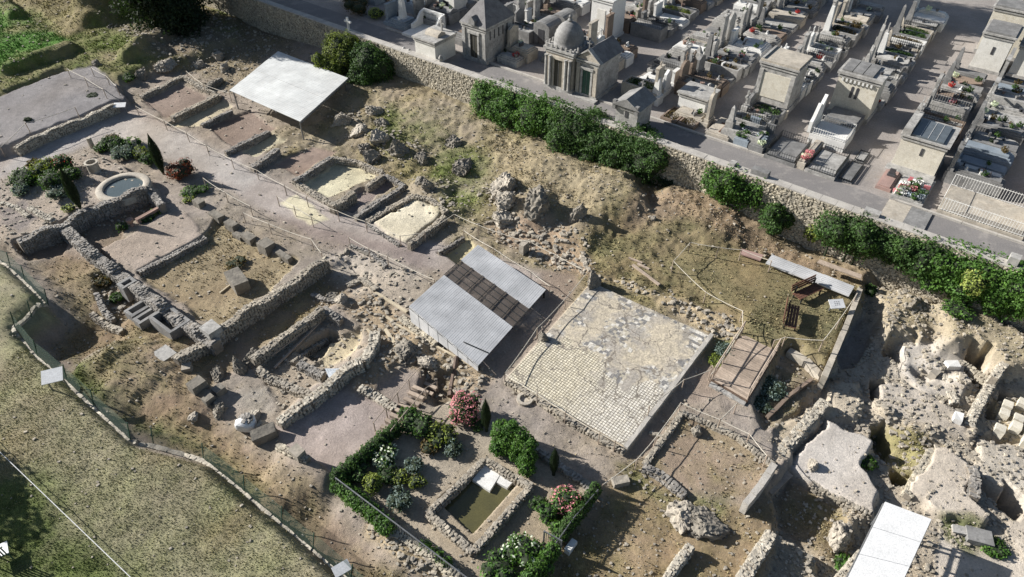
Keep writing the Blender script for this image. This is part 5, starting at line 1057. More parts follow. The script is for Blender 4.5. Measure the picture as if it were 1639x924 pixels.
for path, lab in (([(107, 110), (135, 124), (165, 143), (190, 160)], 'white rope from the green meadow down to the reading desk'), ([(145, 108), (170, 122), (186, 138)], 'short white rope at the far corner of the gravel terrace'), ([(0, 236), (45, 206), (120, 172)], 'thin rope along the gravel terrace above its wall'),
    ([(217, 170), (262, 193), (298, 212), (330, 233)], 'white rope from the reading desk along the uppermost room'), ([(298, 114), (325, 135), (367, 149)], 'white rope from the grass to the corner of the white shelter'), ([(330, 233), (370, 255), (410, 272), (455, 297)], 'white rope along the second sand strip'), ([(455, 297), (490, 315), (540, 338), (585, 355)], 'white rope between path and the big yellow sand room'),
    ([(585, 355), (640, 378), (680, 372), (727, 343)], 'white rope around the lower sand room'), ([(727, 343), (765, 360), (800, 373), (850, 388)], 'white rope above the path beyond the lower sand room'), ([(850, 388), (890, 408), (932, 431)], 'white rope by the reddish brick rubble'), ([(443, 314), (470, 330), (498, 347)], 'short white rope in front of the pale sand patch'),
    ([(325, 285), (360, 308), (400, 330)], 'white rope right of the dark red shrub'), ([(388, 340), (430, 358), (498, 383), (514, 405)], 'white rope bending at the end of the block row'), ([(558, 380), (590, 398), (620, 411), (695, 448)], 'white rope on the path up to the grey shelter'), ([(742, 369), (790, 398), (850, 435), (880, 458)], 'white rope along the far edge of the grey shelter'),
    ([(943, 432), (905, 478), (860, 525), (808, 598)], 'brown rope along the left side of the mosaic'), ([(808, 598), (860, 630), (905, 660), (960, 694), (985, 706)], 'white rope along the near side of the mosaic'), ([(1105, 388), (1078, 418), (1130, 468), (1189, 498), (1189, 525)], 'white rope round the left side of the picnic terrace'), ([(1105, 388), (1150, 396), (1187, 400), (1235, 418)], 'white rope along the far side of the picnic terrace'),
    ([(1240, 545), (1257, 540), (1318, 545), (1345, 510), (1372, 470)], 'white rope along the near and right edge of the picnic terrace'), ([(1189, 525), (1160, 570), (1138, 600)], 'rope beside the wooden platform'), ([(1138, 592), (1095, 608), (1040, 650)], 'white rope from the wooden platform across the dry path'), ([(1180, 645), (1153, 672), (1090, 645), (1050, 700), (1020, 735), (965, 776)], 'white rope along the dry grass room to the garden corner'),
    ([(1153, 672), (1200, 695), (1228, 730)], 'thin rope along the far side of the dry grass room')): ropes(path, lab)
# white cord over the lower field
a_, c_ = G(0, 724, .5), G(215, 930, .5); t = thing('boundary_cord', 'taut white cord crossing the lower left field', 'cord', a_); MB().tube([lerp(a_, c_, i / 10) + (0, 0, .5) for i in range(-3, 14)], .016).build('cord', 'white', t)
for u in (-.3, .38, 1.3): q = lerp(a_, c_, u); MB().bar((q[0], q[1], HZ(*q[:2]) - .1), (q[0], q[1], q[2] + .52), .025).build('post', 'steel', t)
# garden railing
P_ = [G(x, y, .9) for x, y in ((537, 765), (640, 843), (745, 923), (800, 965))]; t = thing('garden_railing', 'grey metal railing along the lower left side of the garden', 'railing', P_[0]); b = MB()
for a_, c_ in zip(P_[:-1], P_[1:]):
    z0_, z1_ = a_[2], c_[2]; b.bar(a_ + (0, 0, .9), c_ + (0, 0, .9), .03); b.bar(a_ + (0, 0, .12), c_ + (0, 0, .12), .02); n = int(np.linalg.norm(c_ - a_) / .14)
    for i in range(n): q = lerp(a_, c_, i / n); b.bar(q + (0, 0, .1), q + (0, 0, .9), .009 if i % 12 else .03, n=4)
b.build('bars', 'steel', t)
P_ = [G(x, y, .9) for x, y in ((957, 785), (918, 830), (890, 870))]; t = thing('garden_railing', 'metal railing behind the clipped hedge on the right side of the garden', 'railing', P_[0]); b = MB()
for a_, c_ in zip(P_[:-1], P_[1:]):
    b.bar(a_ + (0, 0, .95), c_ + (0, 0, .95), .025); n = int(np.linalg.norm(c_ - a_) / .14)
    for i in range(n + 1): q = lerp(a_, c_, i / n); b.bar(q, q + (0, 0, .95), .01 if i % 10 else .03, n=4)
b.build('bars', 'steel', t)
c = G(870, 872); t = thing('garden_gate', 'grey metal gate frame standing between the right hand bed and the hydrangea', 'gate', c); b = MB(); f = frame(c, (1, -.6)); 
for x in (0, .8): b.box(x - .03, x + .03, -.03, .03, 0, 1.15, f)
b.box(.03, .77, -.02, .02, 1.09, 1.15, f); b.box(.03, .77, -.02, .02, .12, .17, f); b.build('frame', 'steel', t); b = MB()
for i in range(1, 8): b.box(i * .1 - .008, i * .1 + .008, -.01, .01, .17, 1.09, f)
b.build('bars', 'steel', t)
# chair at the lower left corner
c = G(6, 893); f = frame(c, (.8, .55)); t = thing('garden_chair', 'green slatted chair with a pale seat cloth at the lower left corner', 'chair', c); b = MB()
for i in range(7): b.box(-.35 + i * .1, -.31 + i * .1, -.3, -.26, .42, .95, f)
b.box(-.36, .34, -.3, -.26, .95, 1.0, f).build('backrest', 'green_paint', t); MB().box(-.35, .35, -.26, .35, .42, .47, f).build('seat', 'white', t)
for x in (-.32, .29):
    for y in (-.29, .3): MB().box(x, x + .04, y, y + .04, 0, .42, f).build('leg', 'green_paint', t)
# ================================================================ cemetery wall
t = thing('cemetery_wall', 'high rubble stone wall holding the cemetery lane above the dig', 'wall', (*C(0, -3.3), 1.0)); WT = ZC + .42
b = MB(); f = frame((*C(-48, -3.62), 0), AX); b.box(0, 108, .0, .55, -1.5, WT, f).build('wall_core', 'mortar_wall', t)
b = MB(); na = int(108 / .95)
for i in range(na):
    if 46.6 < i * .95 < 49: pass
    b.box(i * .95 + .006, (i + 1) * .95 - .006, -.03, .60, WT + .003, WT + .07 + rng.random() * .02, f, .01)
b.build('coping', 'kerb', t)
cen = []; siz = []
for k in range(31):
    n = 560; a_ = -47.5 + (np.arange(n) + rng.random(n) * .6) * (107 / n); z_ = WT - .07 - k * .135 + (rng.random(n) - .5) * .05; base = samp(Z, *(C(0, -3.62)[:, None] + AX[:, None] * a_)); ok = (z_ > base - .3)
    p_ = C(0, -3.63)[None] + AX[None] * a_[:, None]; cen.append(np.column_stack([p_, z_])[ok]); siz.append(np.stack([.12 + .16 * rng.random(n) ** 1.5, .08 + .11 * rng.random(n), .09 + .075 * rng.random(n)], -1)[ok])
cen = np.vstack(cen); MB().stones(cen, np.vstack(siz), np.full(len(cen), AA) + (rng.random(len(cen)) - .5) * .3, .22, .25).build('stone_facing', 'rubble_gold', t)
def F3(a_, b_, ux=None, z=ZC): return frame((*C(a_, b_), z), AX if ux is None else ux)
b = MB()
for a0 in np.arange(-14, 48, 1.9):
    if 26.3 < a0 + .5 < 29.4: continue
    b.box(0, 1.88, -.09, .09, 0, .13, F3(a0, -.2), .01)
single(b, 'kerb', 'kerb', 'pale kerb stones along the cemetery side of the lane', 'kerb', (*C(0, -.2), ZC))
# ---------------------------------------------------------------- small cemetery pieces
def cross_mb(mb, f, x, y, z, h, th=.07, ang='x'):
    w_ = h * .32; mb.box(x - th / 2, x + th / 2, y - th / 2, y + th / 2, z, z + h, f)
    if ang == 'x': mb.box(x - w_, x + w_, y - th / 2 + .004, y + th / 2 - .004, z + h * .62, z + h * .62 + th, f)
    else: mb.box(x - th / 2 + .004, x + th / 2 - .004, y - w_, y + w_, z + h * .62, z + h * .62 + th, f)
    return mb
def arch(w_, h, k=8, rise=None):
    rise = w_ / 2 if rise is None else rise
    return [(-w_ / 2, 0), (w_ / 2, 0)] + [(w_ / 2 * math.cos(i * math.pi / k), h - rise + rise * math.sin(i * math.pi / k)) for i in range(k + 1)]
POTM = {}
def potmesh(k):
    if k in POTM: return POTM[k]
    mb = MB()
    if k == 0: mb.lathe((0, 0, 0), [(.09, 0), (.13, .18), (.15, .2)], 8)
    elif k == 1: mb.box(-.16, .16, -.05, .05, 0, .22)
    elif k == 2: mb.add(*leaves([(0, 0, .17, .17, .17, .15)], 60, .06)); mb.lathe((0, 0, 0), [(.08, 0), (.11, .14)], 6)
    elif k == 3: mb.box(-.13, .13, -.1, .1, 0, .07); mb.box(-.1, .1, -.03, .03, .07, .26)
    elif k == 4: mb.add(*leaves([(0, 0, .14, .26, .2, .14)], 110, .05)); mb.lathe((0, 0, 0), [(.1, 0), (.12, .08)], 6)
    me = {}; POTM[k] = (mb, me); return POTM[k]
KIND = [('flower_vase', 'flower vase', 'vase'), ('memorial_plaque', 'memorial plaque', 'plaque'), ('potted_plant', 'potted plant', 'potted plant'), ('memorial_plaque', 'standing plaque', 'plaque'), ('flower_bunch', 'bunch of flowers', 'flowers')]
TC_ = {'s_dark': 'black', 's_grey': 'grey', 'terracotta': 'reddish', 's_white': 'white', 'leaf': 'green', 'leaf_rust': 'brownish', 'leaf_dark': 'dark', 'petal_white': 'white', 'petal_pink': 'pink', 'petal_red': 'red', 's_blue': 'blue grey'}
def token(k, mat, loc, ang, label, sc=1.):
    mb, me = potmesh(k)
    if mat not in me: o = mb.build(KIND[k][0], mat); me[mat] = o.data
    else: o = bpy.data.objects.new(KIND[k][0], me[mat]); COLL.objects.link(o)
    o.location = [float(v_) for v_ in loc]; o.rotation_euler.z = ang; o.scale = (sc, sc, sc); setp(o, label, KIND[k][2], 'offerings: ' + label)
ORD = ['first', 'second', 'third', 'fourth', 'fifth', 'sixth', 'seventh', 'eighth', 'ninth', 'tenth', 'eleventh', 'twelfth', 'thirteenth', 'fourteenth', 'fifteenth', 'sixteenth', 'seventeenth', 'eighteenth', 'nineteenth', 'twentieth', 'farthest', 'very last']
MD = {'s_grey': 'grey', 's_pale': 'pale stone', 's_warm': 'tan stone', 's_white': 'white', 's_pink': 'reddish', 's_brown': 'brown', 's_blue': 'blue grey', 's_dark': 'black'}
def tomb(ah, b0, sgn, L, wd, mat, style, head, hh, rowname, nth, base=.3, seed=0, items=2, cr=True):
    """ah: cemetery a of the head end; sgn: +1 feet towards +a"""
    rr = np.random.default_rng(seed + 1000); f = F3(ah, b0, AX * sgn); y0, y1 = (0, wd) if sgn > 0 else (-wd, 0); yc = (y0 + y1) / 2
    sty = {'flat': 'flat', 'gable': 'ridged', 'bed': 'planted', 'tall': 'raised', 'step': 'stepped', 'rail': 'railed'}[style]
    hd = {None: 'without headstone', 'rect': 'with square headstone', 'arch': 'with rounded headstone', 'ped': 'with pointed headstone', 'cross': 'with stone cross', 'obel': 'with slim obelisk'}[head]
    core_ = f'{MD[mat]} {sty} tomb {hd}, {nth} in row {rowname}'
    t = thing('tomb', core_, 'tomb', (*C(ah + sgn * L / 2, b0 + wd / 2), ZC)); m2 = mat
    if style == 'tall': base = max(base, .75)
    MB().box(0, L, y0, y1, -.1, base, f, .01).build('base', m2, t); x0 = .0 if head is None else .42; top = base
    if style in ('flat', 'tall'):
        b = MB(); b.box(x0 + .08, L - .1, y0 + .08, y1 - .08, base + .003, base + .1, f)
        if rr.random() < .5: b.box(x0 + .2, L - .25, y0 + .2, y1 - .2, base + .103, base + .2, f); top = base + .2
        else: top = base + .1
        b.build('slab', m2, t)
    elif style == 'gable':
        MB().profile([(y0 + .1, base + .003), (y1 - .1, base + .003), (y1 - .1, base + .12), (yc, base + .38), (y0 + .1, base + .12)], x0 + .08, L - .12, f).build('slab', m2, t); top = base + .2
    elif style == 'step':
        b = MB()
        for i in range(3): b.box(x0 + .06 + i * .13, L - .08 - i * .14, y0 + .06 + i * .12, y1 - .06 - i * .12, base + .003 + i * .13, base + .13 + i * .13, f)
        b.build('slab', m2, t); top = base + .39
    elif style in ('bed', 'rail'):
        b = MB(); k = .13; b.box(x0, L, y0, y0 + k, base + .003, base + .22, f); b.box(x0, L, y1 - k, y1, base + .003, base + .22, f); b.box(L - k, L, y0 + k + .003, y1 - k - .003, base + .003, base + .22, f); b.build('border', m2, t)
        if style == 'bed' and rr.random() < .7:
            V, Fs = leaves([(x0 + (L - x0) / 2, yc, base + .12, (L - x0) * .42, wd * .36, .22)], int(260 * L), .06); MB().add(f(V), Fs).build('planting', ['leaf', 'leaf_olive', 'leaf_rust'][int(rr.random() * 3)], t)
        else: MB().box(x0, L - k - .003, y0 + k + .003, y1 - k - .003, base + .003, base + .07, f).build('gravel_bed', 's_pale', t)
        top = base + .1
        if style == 'rail':
            b = MB()
            for e0, e1 in (((x0, y0 + .06), (L - .06, y0 + .06)), ((x0, y1 - .06), (L - .06, y1 - .06)), ((L - .06, y0 + .06), (L - .06, y1 - .06))):
                d = math.hypot(e1[0] - e0[0], e1[1] - e0[1]); n = int(d / .16); P_ = f(np.array([(*lerp(np.array(e0), np.array(e1), i / n), base + .22) for i in range(n + 1)]))
                for p_ in P_: b.bar(p_, p_ + (0, 0, .6), .011, n=4)
                for h_ in (.12, .52): b.bar(P_[0] + (0, 0, h_), P_[-1] + (0, 0, h_), .014, n=4)
            b.build('railing', 'darksteel' if rr.random() < .7 else 's_pale', t)
    hw_ = wd * (.42 if rr.random() < .5 else .32)
    if head in ('rect', 'arch', 'ped'):
        b = MB(); zb = base + .003; b.box(.04, .40, yc - hw_ - .06, yc + hw_ + .06, zb, zb + .22, f)
        prof = {'rect': [(-hw_, 0), (hw_, 0), (hw_, hh), (-hw_, hh)], 'arch': arch(hw_ * 2, hh, 8, hw_ * .8), 'ped': [(-hw_, 0), (hw_, 0), (hw_, hh * .8), (0, hh), (-hw_, hh * .8)]}[head]
        b.profile([(yc + y, zb + .223 + z_) for y, z_ in prof], .10, .32, f)
        if head == 'rect': b.box(.06, .36, yc - hw_ - .05, yc + hw_ + .05, zb + .226 + hh, zb + .31 + hh, f)
        hs = b.build('headstone', m2, t)
        if cr and rr.random() < .55: cross_mb(MB(), f, .21, yc, zb + hh + .2, .45 + .3 * rr.random(), .08, 'y').build('cross', m2, hs)
    elif head == 'cross':
        b = MB(); b.box(.06, .5, yc - .25, yc + .25, base + .003, base + .45, f).build('pedestal', m2, t); cross_mb(MB(), f, .28, yc, base + .45, hh, .13, 'y').build('cross', m2, t)
    elif head == 'obel':
        b = MB(); b.box(.05, .6, yc - .28, yc + .28, base + .003, base + .5, f).build('pedestal', m2, t)
        V = np.array([(.32 + sx_ * r_, yc + sy_ * r_, z_) for r_, z_ in ((.2, base + .503), (.11, base + hh)) for sx_, sy_ in ((-1, -1), (1, -1), (1, 1), (-1, 1))] + [(.32, yc, base + hh + .2)]); MB().add(f(V), [(0, 1, 5, 4), (1, 2, 6, 5), (2, 3, 7, 6), (3, 0, 4, 7), (4, 5, 8), (5, 6, 8), (6, 7, 8), (7, 4, 8), (3, 2, 1, 0)]).build('obelisk', m2, t)
    for i in range(items):
        k = int(rr.random() * 5); x = x0 + .25 + rr.random() * (L - x0 - .6); y = yc + (rr.random() - .5) * (wd - .55); p_ = f(np.array([(x, y, top)]))[0]
        mt = {0: ['s_dark', 's_grey', 'terracotta'], 1: ['s_dark', 's_white', 's_grey', 's_dark'], 2: ['leaf', 'leaf_rust', 'leaf_dark'], 3: ['s_dark', 's_white', 's_dark'], 4: ['petal_white', 'leaf_rust', 'leaf', 'leaf_dark', 'petal_white', 'petal_pink', 'leaf', 'petal_red']}[k]; mt = mt[int(rr.random() * len(mt))]
        token(k, mt, p_, AA + (0 if sgn > 0 else math.pi) + math.pi / 2 + (rr.random() - .5) * .6, f'{TC_[mt]} {KIND[k][1]} on {nth} tomb in row {rowname}', .8 + .6 * rr.random())
    return t
def inframe(a_, b_):
    q = C(a_, b_); d = q[1] * cP + (CH - ZC) * sP; px = 819.5 + F * q[0] / d; py = 462 + F * ((CH - ZC) * cP - q[1] * sP) / d; return -60 < px < 1700 and py > -45
ROWS = [ # name, head a, direction, length, b range, gaps, palette
 ('behind pediment chapel', 4.0, 1, 3.1, 3.4, 31, [(9.0, 11.8)], 'mix'), ('right of narrow alley', 12.0, -1, 3.0, 1.6, 30, [], 'pale'), ('behind white fronted chest', 12.3, 1, 3.1, 4.2, 31, [], 'mix'),
 ('behind flat roofed mausoleum', 17.7, 1, 2.8, 8.6, 31, [], 'pale'), ('behind twin windowed mausoleum', 22.5, 1, 3.2, 10.8, 32, [], 'pale'), ('behind glass roofed mausoleum', 28.1, 1, 2.9, 7.3, 22.0, [], 'grey'),
 ('behind white railed plot', 31.4, 1, 3.3, 3.8, 22.5, [], 'blue'), ('at far right edge', 36.6, 1, 2.9, 1.0, 22, [], 'mix'),
 ('behind domed chapel', 3.8, -1, 3.1, 2.6, 30, [(9.0, 11.9)], 'mix'), ('behind pyramid roofed chapel', -4.6, 1, 3.0, 4.6, 30, [], 'mix'), ('left of pyramid chapel', -5.0, -1, 3.0, 1.0, 28, [], 'grey'),
 ('behind open white tomb', -13.0, 1, 3.1, 2.2, 24, [], 'mix'), ('behind dark slab tomb', -13.3, -1, 3.0, 3.6, 24, [], 'grey'), ('at far left end', -21.6, 1, 3.0, 3., 20, [], 'mix'), ('between dome and pyramid', -1.9, 1, 2.2, 0.4, 3.4, [], 'mix'),
 ('before flat roofed mausoleum', 16.6, -1, 2.6, .9, 3.6, [], 'mix'), ('beside raised blue tombs', 17.9, 1, 2.6, .2, 5.6, [], 'grey')]
PALS = {'mix': ['s_grey', 's_pale', 's_grey', 's_warm', 's_grey', 's_white', 's_brown', 's_pale', 's_blue'], 'pale': ['s_pale', 's_warm', 's_pale', 's_white', 's_grey', 's_pale'], 'grey': ['s_grey', 's_grey', 's_pale', 's_brown', 's_blue', 's_pale'], 'blue': ['s_blue', 's_white', 's_grey', 's_blue', 's_pale']}
sd_ = 0
for name, ah, sgn, L, b0, b1, gaps, pal in ROWS:
    bb = b0; k = 0; rr = np.random.default_rng(len(name) * 7 + int(ah * 3) + 100)
    while bb < b1:
        wd = 1.0 + .6 * rr.random(); sd_ += 1
        if any(g0 < bb + wd and bb < g1 for g0, g1 in gaps): bb = max(g1 for g0, g1 in gaps if g0 < bb + wd and bb < g1); continue
        if bb + wd > b1 and bb > b0: break
        mat = PALS[pal][int(rr.random() * len(PALS[pal]))]; sty = ['flat', 'flat', 'gable', 'bed', 'tall', 'step', 'flat', 'rail'][int(rr.random() * 8)]; hd = ['rect', 'arch', 'ped', None, 'cross', None, 'ped', 'obel', 'rect', None][int(rr.random() * 10)]
        hh = .8 + 1.6 * rr.random() ** 1.5; Lr = L * (.9 + .14 * rr.random()); base = .3 + .65 * rr.random() ** 1.4
        if inframe(ah, bb) or inframe(ah + sgn * L, bb):
            tomb(ah, bb, sgn, Lr, wd - .1, mat, sty, hd, hh, name, ORD[min(k, 21)], base, sd_, int(rr.random() * 8) if bb < 18 else int(rr.random() * 4)); k += 1
        bb += wd
# ---------------------------------------------------------------- chapels and mausoleums
def chap(a0, a1, b0, b1, label, name='chapel', cat='chapel'):
    t = thing(name, label, cat, (*C((a0 + a1) / 2, (b0 + b1) / 2), ZC)); return t, F3(a0, b0), a1 - a0, b1 - b0
def wallbox(t, f, w_, d, h, mat, plinth=.3, cornice=.12, cmat=None):
    MB().box(0, w_, 0, d, -.1, h, f).build('wall', mat, t); cm = cmat or mat
    if plinth: MB().box(-.08, w_ + .08, -.08, d + .08, -.1, plinth, f).build('plinth', cm, t)
    if cornice: b = MB(); b.box(-.16, w_ + .16, -.16, d + .16, h + .003, h + cornice, f); b.box(-.08, w_ + .08, -.08, d + .08, h - .22, h - .08, f); b.build('cornice', cm, t)
def door(t, f, x, w_, h, z=.3, y=0, frame_='s_pale', leaf_='doorwood'):
    b = MB(); b.box(x - w_ / 2 - .16, x - w_ / 2, y - .1, y + .02, z, z + h, f); b.box(x + w_ / 2, x + w_ / 2 + .16, y - .1, y + .02, z, z + h, f); b.box(x - w_ / 2 - .24, x + w_ / 2 + .24, y - .15, y + .02, z + h, z + h + .2, f)
    o = b.build('door_frame', frame_, t); d = MB().box(x - w_ / 2, x + w_ / 2, y - .03, y + .02, z, z + h, f).build('door', leaf_, t)
    MB().box(x - .012, x + .012, y - .045, y - .03, z + .05, z + h - .05, f).build('door_seam', 'steel', d)
def side_pilasters(t, f, w_, h, mat, y=-.1):
    for x in (.0, w_ - .3): MB().box(x, x + .3, y, .02, .3, h - .22, f).build('pilaster', mat, t)
# pyramid roofed chapel
t, f, w_, d = chap(-4.6, -2.2, -.6, 2.9, 'stone chapel with a tall dark pyramid roof and narrow door, left on the lane'); wallbox(t, f, w_, d, 2.9, 's_pale', .35, .16); side_pilasters(t, f, w_, 2.8, 's_pale'); door(t, f, w_ / 2, .75, 2.0, .3)
V = f(np.array([(-.15, -.15, 3.07), (w_ + .15, -.15, 3.07), (w_ + .15, d + .15, 3.07), (-.15, d + .15, 3.07), (w_ / 2 - .03, d / 2 - .35, 4.9), (w_ / 2 + .03, d / 2 + .35, 4.9)])); r = MB().add(V, [(0, 1, 4), (1, 2, 5, 4), (2, 3, 5), (3, 0, 4, 5), (3, 2, 1, 0)]).build('roof', 'slate', t)
cross_mb(MB(), f, w_ / 2, d / 2 - .3, 4.85, .8, .08).build('cross', 's_grey', r); b = MB(); b.profile([(-.3, 3.1), (.3, 3.1), (.3, 3.45), (0, 3.75), (-.3, 3.45)], -.28, .35, frame((*C(-4.6 + w_ / 2, -.6), ZC), BX)); b.build('dormer', 's_grey', r)
for i in range(5): MB().box(w_ - .01, w_ + .03, .5 + i * .55, .62 + i * .55, 1.9, 2.6, f).build('window', 's_dark', t)
# domed chapel
t, f, w_, d = chap(3.75, 6.15, -.75, 1.7, 'round domed stone chapel with columns beside its door'); wallbox(t, f, w_, d, 3.1, 's_warm', .35, .18, 's_pale'); door(t, f, w_ / 2, .75, 2.2, .3, frame_='s_warm')
for x in (.15, .5, w_ - .5, w_ - .15): p_ = f(np.array([(x, -.15, .35)]))[0]; MB().lathe(p_, [(.14, 0), (.12, .1), (.11, 2.2), (.15, 2.35)], 10).build('column', 's_pale', t)
b = MB()
for i in range(6):
    for j, yy in enumerate((-.12, d + .02)): b.box(.05 + i * .42, .2 + i * .42, yy, yy + .1, 3.3, 3.55, f)
    b.box(w_ + .02, w_ + .12, .05 + i * .42, .2 + i * .42, 3.3, 3.55, f); b.box(-.12, -.02, .05 + i * .42, .2 + i * .42, 3.3, 3.55, f)
b.build('parapet', 's_pale', t); p_ = f(np.array([(w_ / 2, d / 2, 3.2)]))[0]
pr = [(1.14, 0), (1.14, .3)] + [(1.12 * math.cos(a_) + (.03 if i % 2 else 0), .32 + 1.45 * math.sin(a_)) for i, a_ in enumerate(np.linspace(0, 1.5, 15))]
r = MB().lathe(p_, pr, 40).build('dome', 's_grey', t, smooth=True); b = MB(); b.lathe(p_ + (0, 0, 1.75), [(.12, 0), (.2, .12), (.1, .25), (.13, .4), (.03, .5), (.02, .8)], 12); b.build('finial', 's_grey', r)
# pediment chapel
t, f, w_, d = chap(6.35, 8.15, -.4, 2.7, 'small temple fronted chapel with a pediment and a dark gabled roof'); wallbox(t, f, w_, d, 2.8, 's_pale', .3, .1); side_pilasters(t, f, w_, 2.8, 's_warm'); door(t, f, w_ / 2, .7, 1.9, .3, leaf_='green_paint')
g = frame((*C(6.35, -.4), ZC), BX)
def gy_(poly): return [(-y, z_) for y, z_ in poly][::-1]
MB().profile(gy_([(-.1, 2.9), (w_ + .1, 2.9), (w_ / 2, 3.65)]), .0, .25, g).build('pediment', 's_warm', t)
r = MB(); V = g(np.array([(.26, .22, 2.86), (.26, -w_ / 2, 3.72), (.26, -w_ - .22, 2.86), (d + .2, .22, 2.86), (d + .2, -w_ / 2, 3.72), (d + .2, -w_ - .22, 2.86)])); r.add(V, [(0, 1, 4, 3), (1, 2, 5, 4), (0, 2, 1), (3, 4, 5), (0, 3, 5, 2)]); r = r.build('roof', 'slate', t)
b = MB(); V = g(np.array([(-.1, .24, 2.9), (-.1, -w_ / 2, 3.82), (-.1, -w_ - .24, 2.9), (-.1, -w_ / 2, 3.66), (.28, .24, 2.9), (.28, -w_ / 2, 3.82), (.28, -w_ - .24, 2.9), (.28, -w_ / 2, 3.66)])); b.add(V, [(0, 3, 1), (1, 3, 2), (4, 5, 7), (5, 6, 7), (0, 1, 5, 4), (1, 2, 6, 5), (0, 4, 7, 3), (3, 7, 6, 2)]); b.build('raking_cornice', 's_pale', t)
cross_mb(MB(), f, w_ / 2, .05, 3.78, .6, .07).build('cross', 's_grey', r); MB().box(-.25, w_ + .25, -.6, -.09, -.05, .14, f).build('step', 's_pale', t)
# gabled chapel on the wall edge
t, f, w_, d = chap(11.4, 13.1, -3.1, -1.1, 'small gabled chapel standing at the wall edge behind the long ivy hedge'); wallbox(t, f, w_, d, 1.9, 's_pale', .2, .1)
g = frame((*C(11.4, -3.1), ZC), BX); r = MB(); V = g(np.array([(-.25, .25, 1.98), (-.25, -w_ / 2, 2.62), (-.25, -w_ - .25, 1.98), (d + .2, .25, 1.98), (d + .2, -w_ / 2, 2.62), (d + .2, -w_ - .25, 1.98)])); r = r.add(V, [(0, 1, 4, 3), (1, 2, 5, 4), (0, 2, 1), (3, 4, 5), (0, 3, 5, 2)]).build('roof', 's_grey', t)
cross_mb(MB(), f, w_ / 2, d - .1, 2.6, .55, .09).build('cross', 's_grey', r); MB().box(w_ / 2 - .12, w_ / 2 + .12, -.03, .01, 1.15, 1.75, f).build('window', 's_dark', t)
for x in (-.1, w_ - .05): MB().box(x - .12, x + .12, -.2, .05, 1.6, 2.25, f).build('acroterion', 's_grey', t)
# vault at the wall edge, left
t, f, w_, d = chap(-7.7, -5.5, -3.05, -.6, 'flat topped vault, plain cream front, at the wall edge left of the pyramid roof', 'mausoleum', 'mausoleum'); wallbox(t, f, w_, d, 1.75, 'plaster', .0, .14, 's_pale')
MB().profile([(d * .5 + y, z_) for y, z_ in [(-.5, 1.9), (.5, 1.9), (.42, 2.1), (0, 2.28), (-.42, 2.1)]], .5, w_ - .3, f).build('tomb_lid', 's_warm', t); cross_mb(MB(), f, w_ / 2, d - .3, 1.9, .9, .12).build('statue', 's_pale', t)
# white box mausoleum
t, f, w_, d = chap(1.4, 3.4, 9.3, 11.6, 'tall white box mausoleum with a grey flat top, behind the domed chapel', 'mausoleum', 'mausoleum'); wallbox(t, f, w_, d, 3.4, 's_white', .2, .14); MB().box(.1, w_ - .1, .1, d - .1, 3.545, 3.62, f).build('roof', 's_grey', t)
cross_mb(MB(), f, .3, .3, 3.6, .6, .1).build('cross', 's_pale', t); MB().box(w_ / 2 - .4, w_ / 2 + .4, -.03, .01, .4, 2.6, f).build('door_panel', 'plaster', t)
# flat roofed mausoleum
t, f, w_, d = chap(17.75, 20.35, 5.95, 8.3, 'tall flat roofed stone mausoleum with one big blank cream panel and corner pilasters', 'mausoleum', 'mausoleum'); wallbox(t, f, w_, d, 3.4, 's_pale', .55, .14, 's_pale')
MB().box(.3, w_ - .3, -.05, .01, 1.0, 2.8, f).build('front_panel', 'cream', t); side_pilasters(t, f, w_, 3.2, 's_pale'); MB().box(-.1, w_ + .1, -.1, d + .1, 3.545, 3.7, f).build('roof', 's_warm', t); MB().box(-.04, .12, -.04, d + .04, 3.703, 3.8, f).build('roof_edge', 's_pale', t); MB().box(-.2, w_ + .2, -.7, -.09, -.05, .55, f).build('step', 's_warm', t)
# twin windowed mausoleum
t, f, w_, d = chap(22.6, 25.35, 8.3, 10.5, 'cream mausoleum with two tall slot windows and a panelled flat roof', 'mausoleum', 'mausoleum'); wallbox(t, f, w_, d, 3.1, 'cream', .35, .2, 's_pale')
for x in (1.15, 1.5): MB().profile([(-y - x, z_ + 1.55) for y, z_ in arch(.2, .85, 6)][::-1], -.012, .03, frame((*C(22.6, 8.3), ZC), BX)).build('window', 's_dark', t)
b = MB()
for i in range(3): b.box(.05 + i * .72, .72 + i * .72, .05, d - .05, 3.303, 3.42, f)
b.build('roof', 's_grey', t); token(0, 's_dark', f(np.array([(2.45, 1., 3.31)]))[0], 0, 'flower vase on the roof of the twin windowed mausoleum')
b = MB()
for i in range(8): b.box(.25 + i * .28, .38 + i * .28, -.12, -.02, 2.66, 2.86, f)
b.build('dentil_row', 's_white', t)
# glass roofed mausoleum
t, f, w_, d = chap(28.35, 30.95, 3.6, 6.3, 'wide cream mausoleum with a dark glazed roof and a raised left parapet', 'mausoleum', 'mausoleum'); wallbox(t, f, w_, d, 2.35, 'cream', .3, .12, 's_pale')
r = MB().box(.45, w_ - .3, .0, d - .25, 2.475, 2.58, f).build('roof', 'glassroof', t)
for i in range(1, 4): MB().box(.45 + i * .46, .47 + i * .46, .0, d - .25, 2.583, 2.6, f).build('glazing_bar', 's_white', r)
MB().box(-.1, .40, -.1, d, 2.475, 2.9, f).build('parapet', 's_pale', t); MB().box(w_ / 2 - .0, w_ / 2 + .16, -.03, .01, 1.35, 1.85, f).build('window', 's_dark', t); cross_mb(MB(), f, .15, d - .2, 2.9, .5, .08).build('cross', 's_pale', t)
MB().box(-.2, w_ + .1, -.8, -.09, -.05, .3, f).build('step', 's_pale', t)
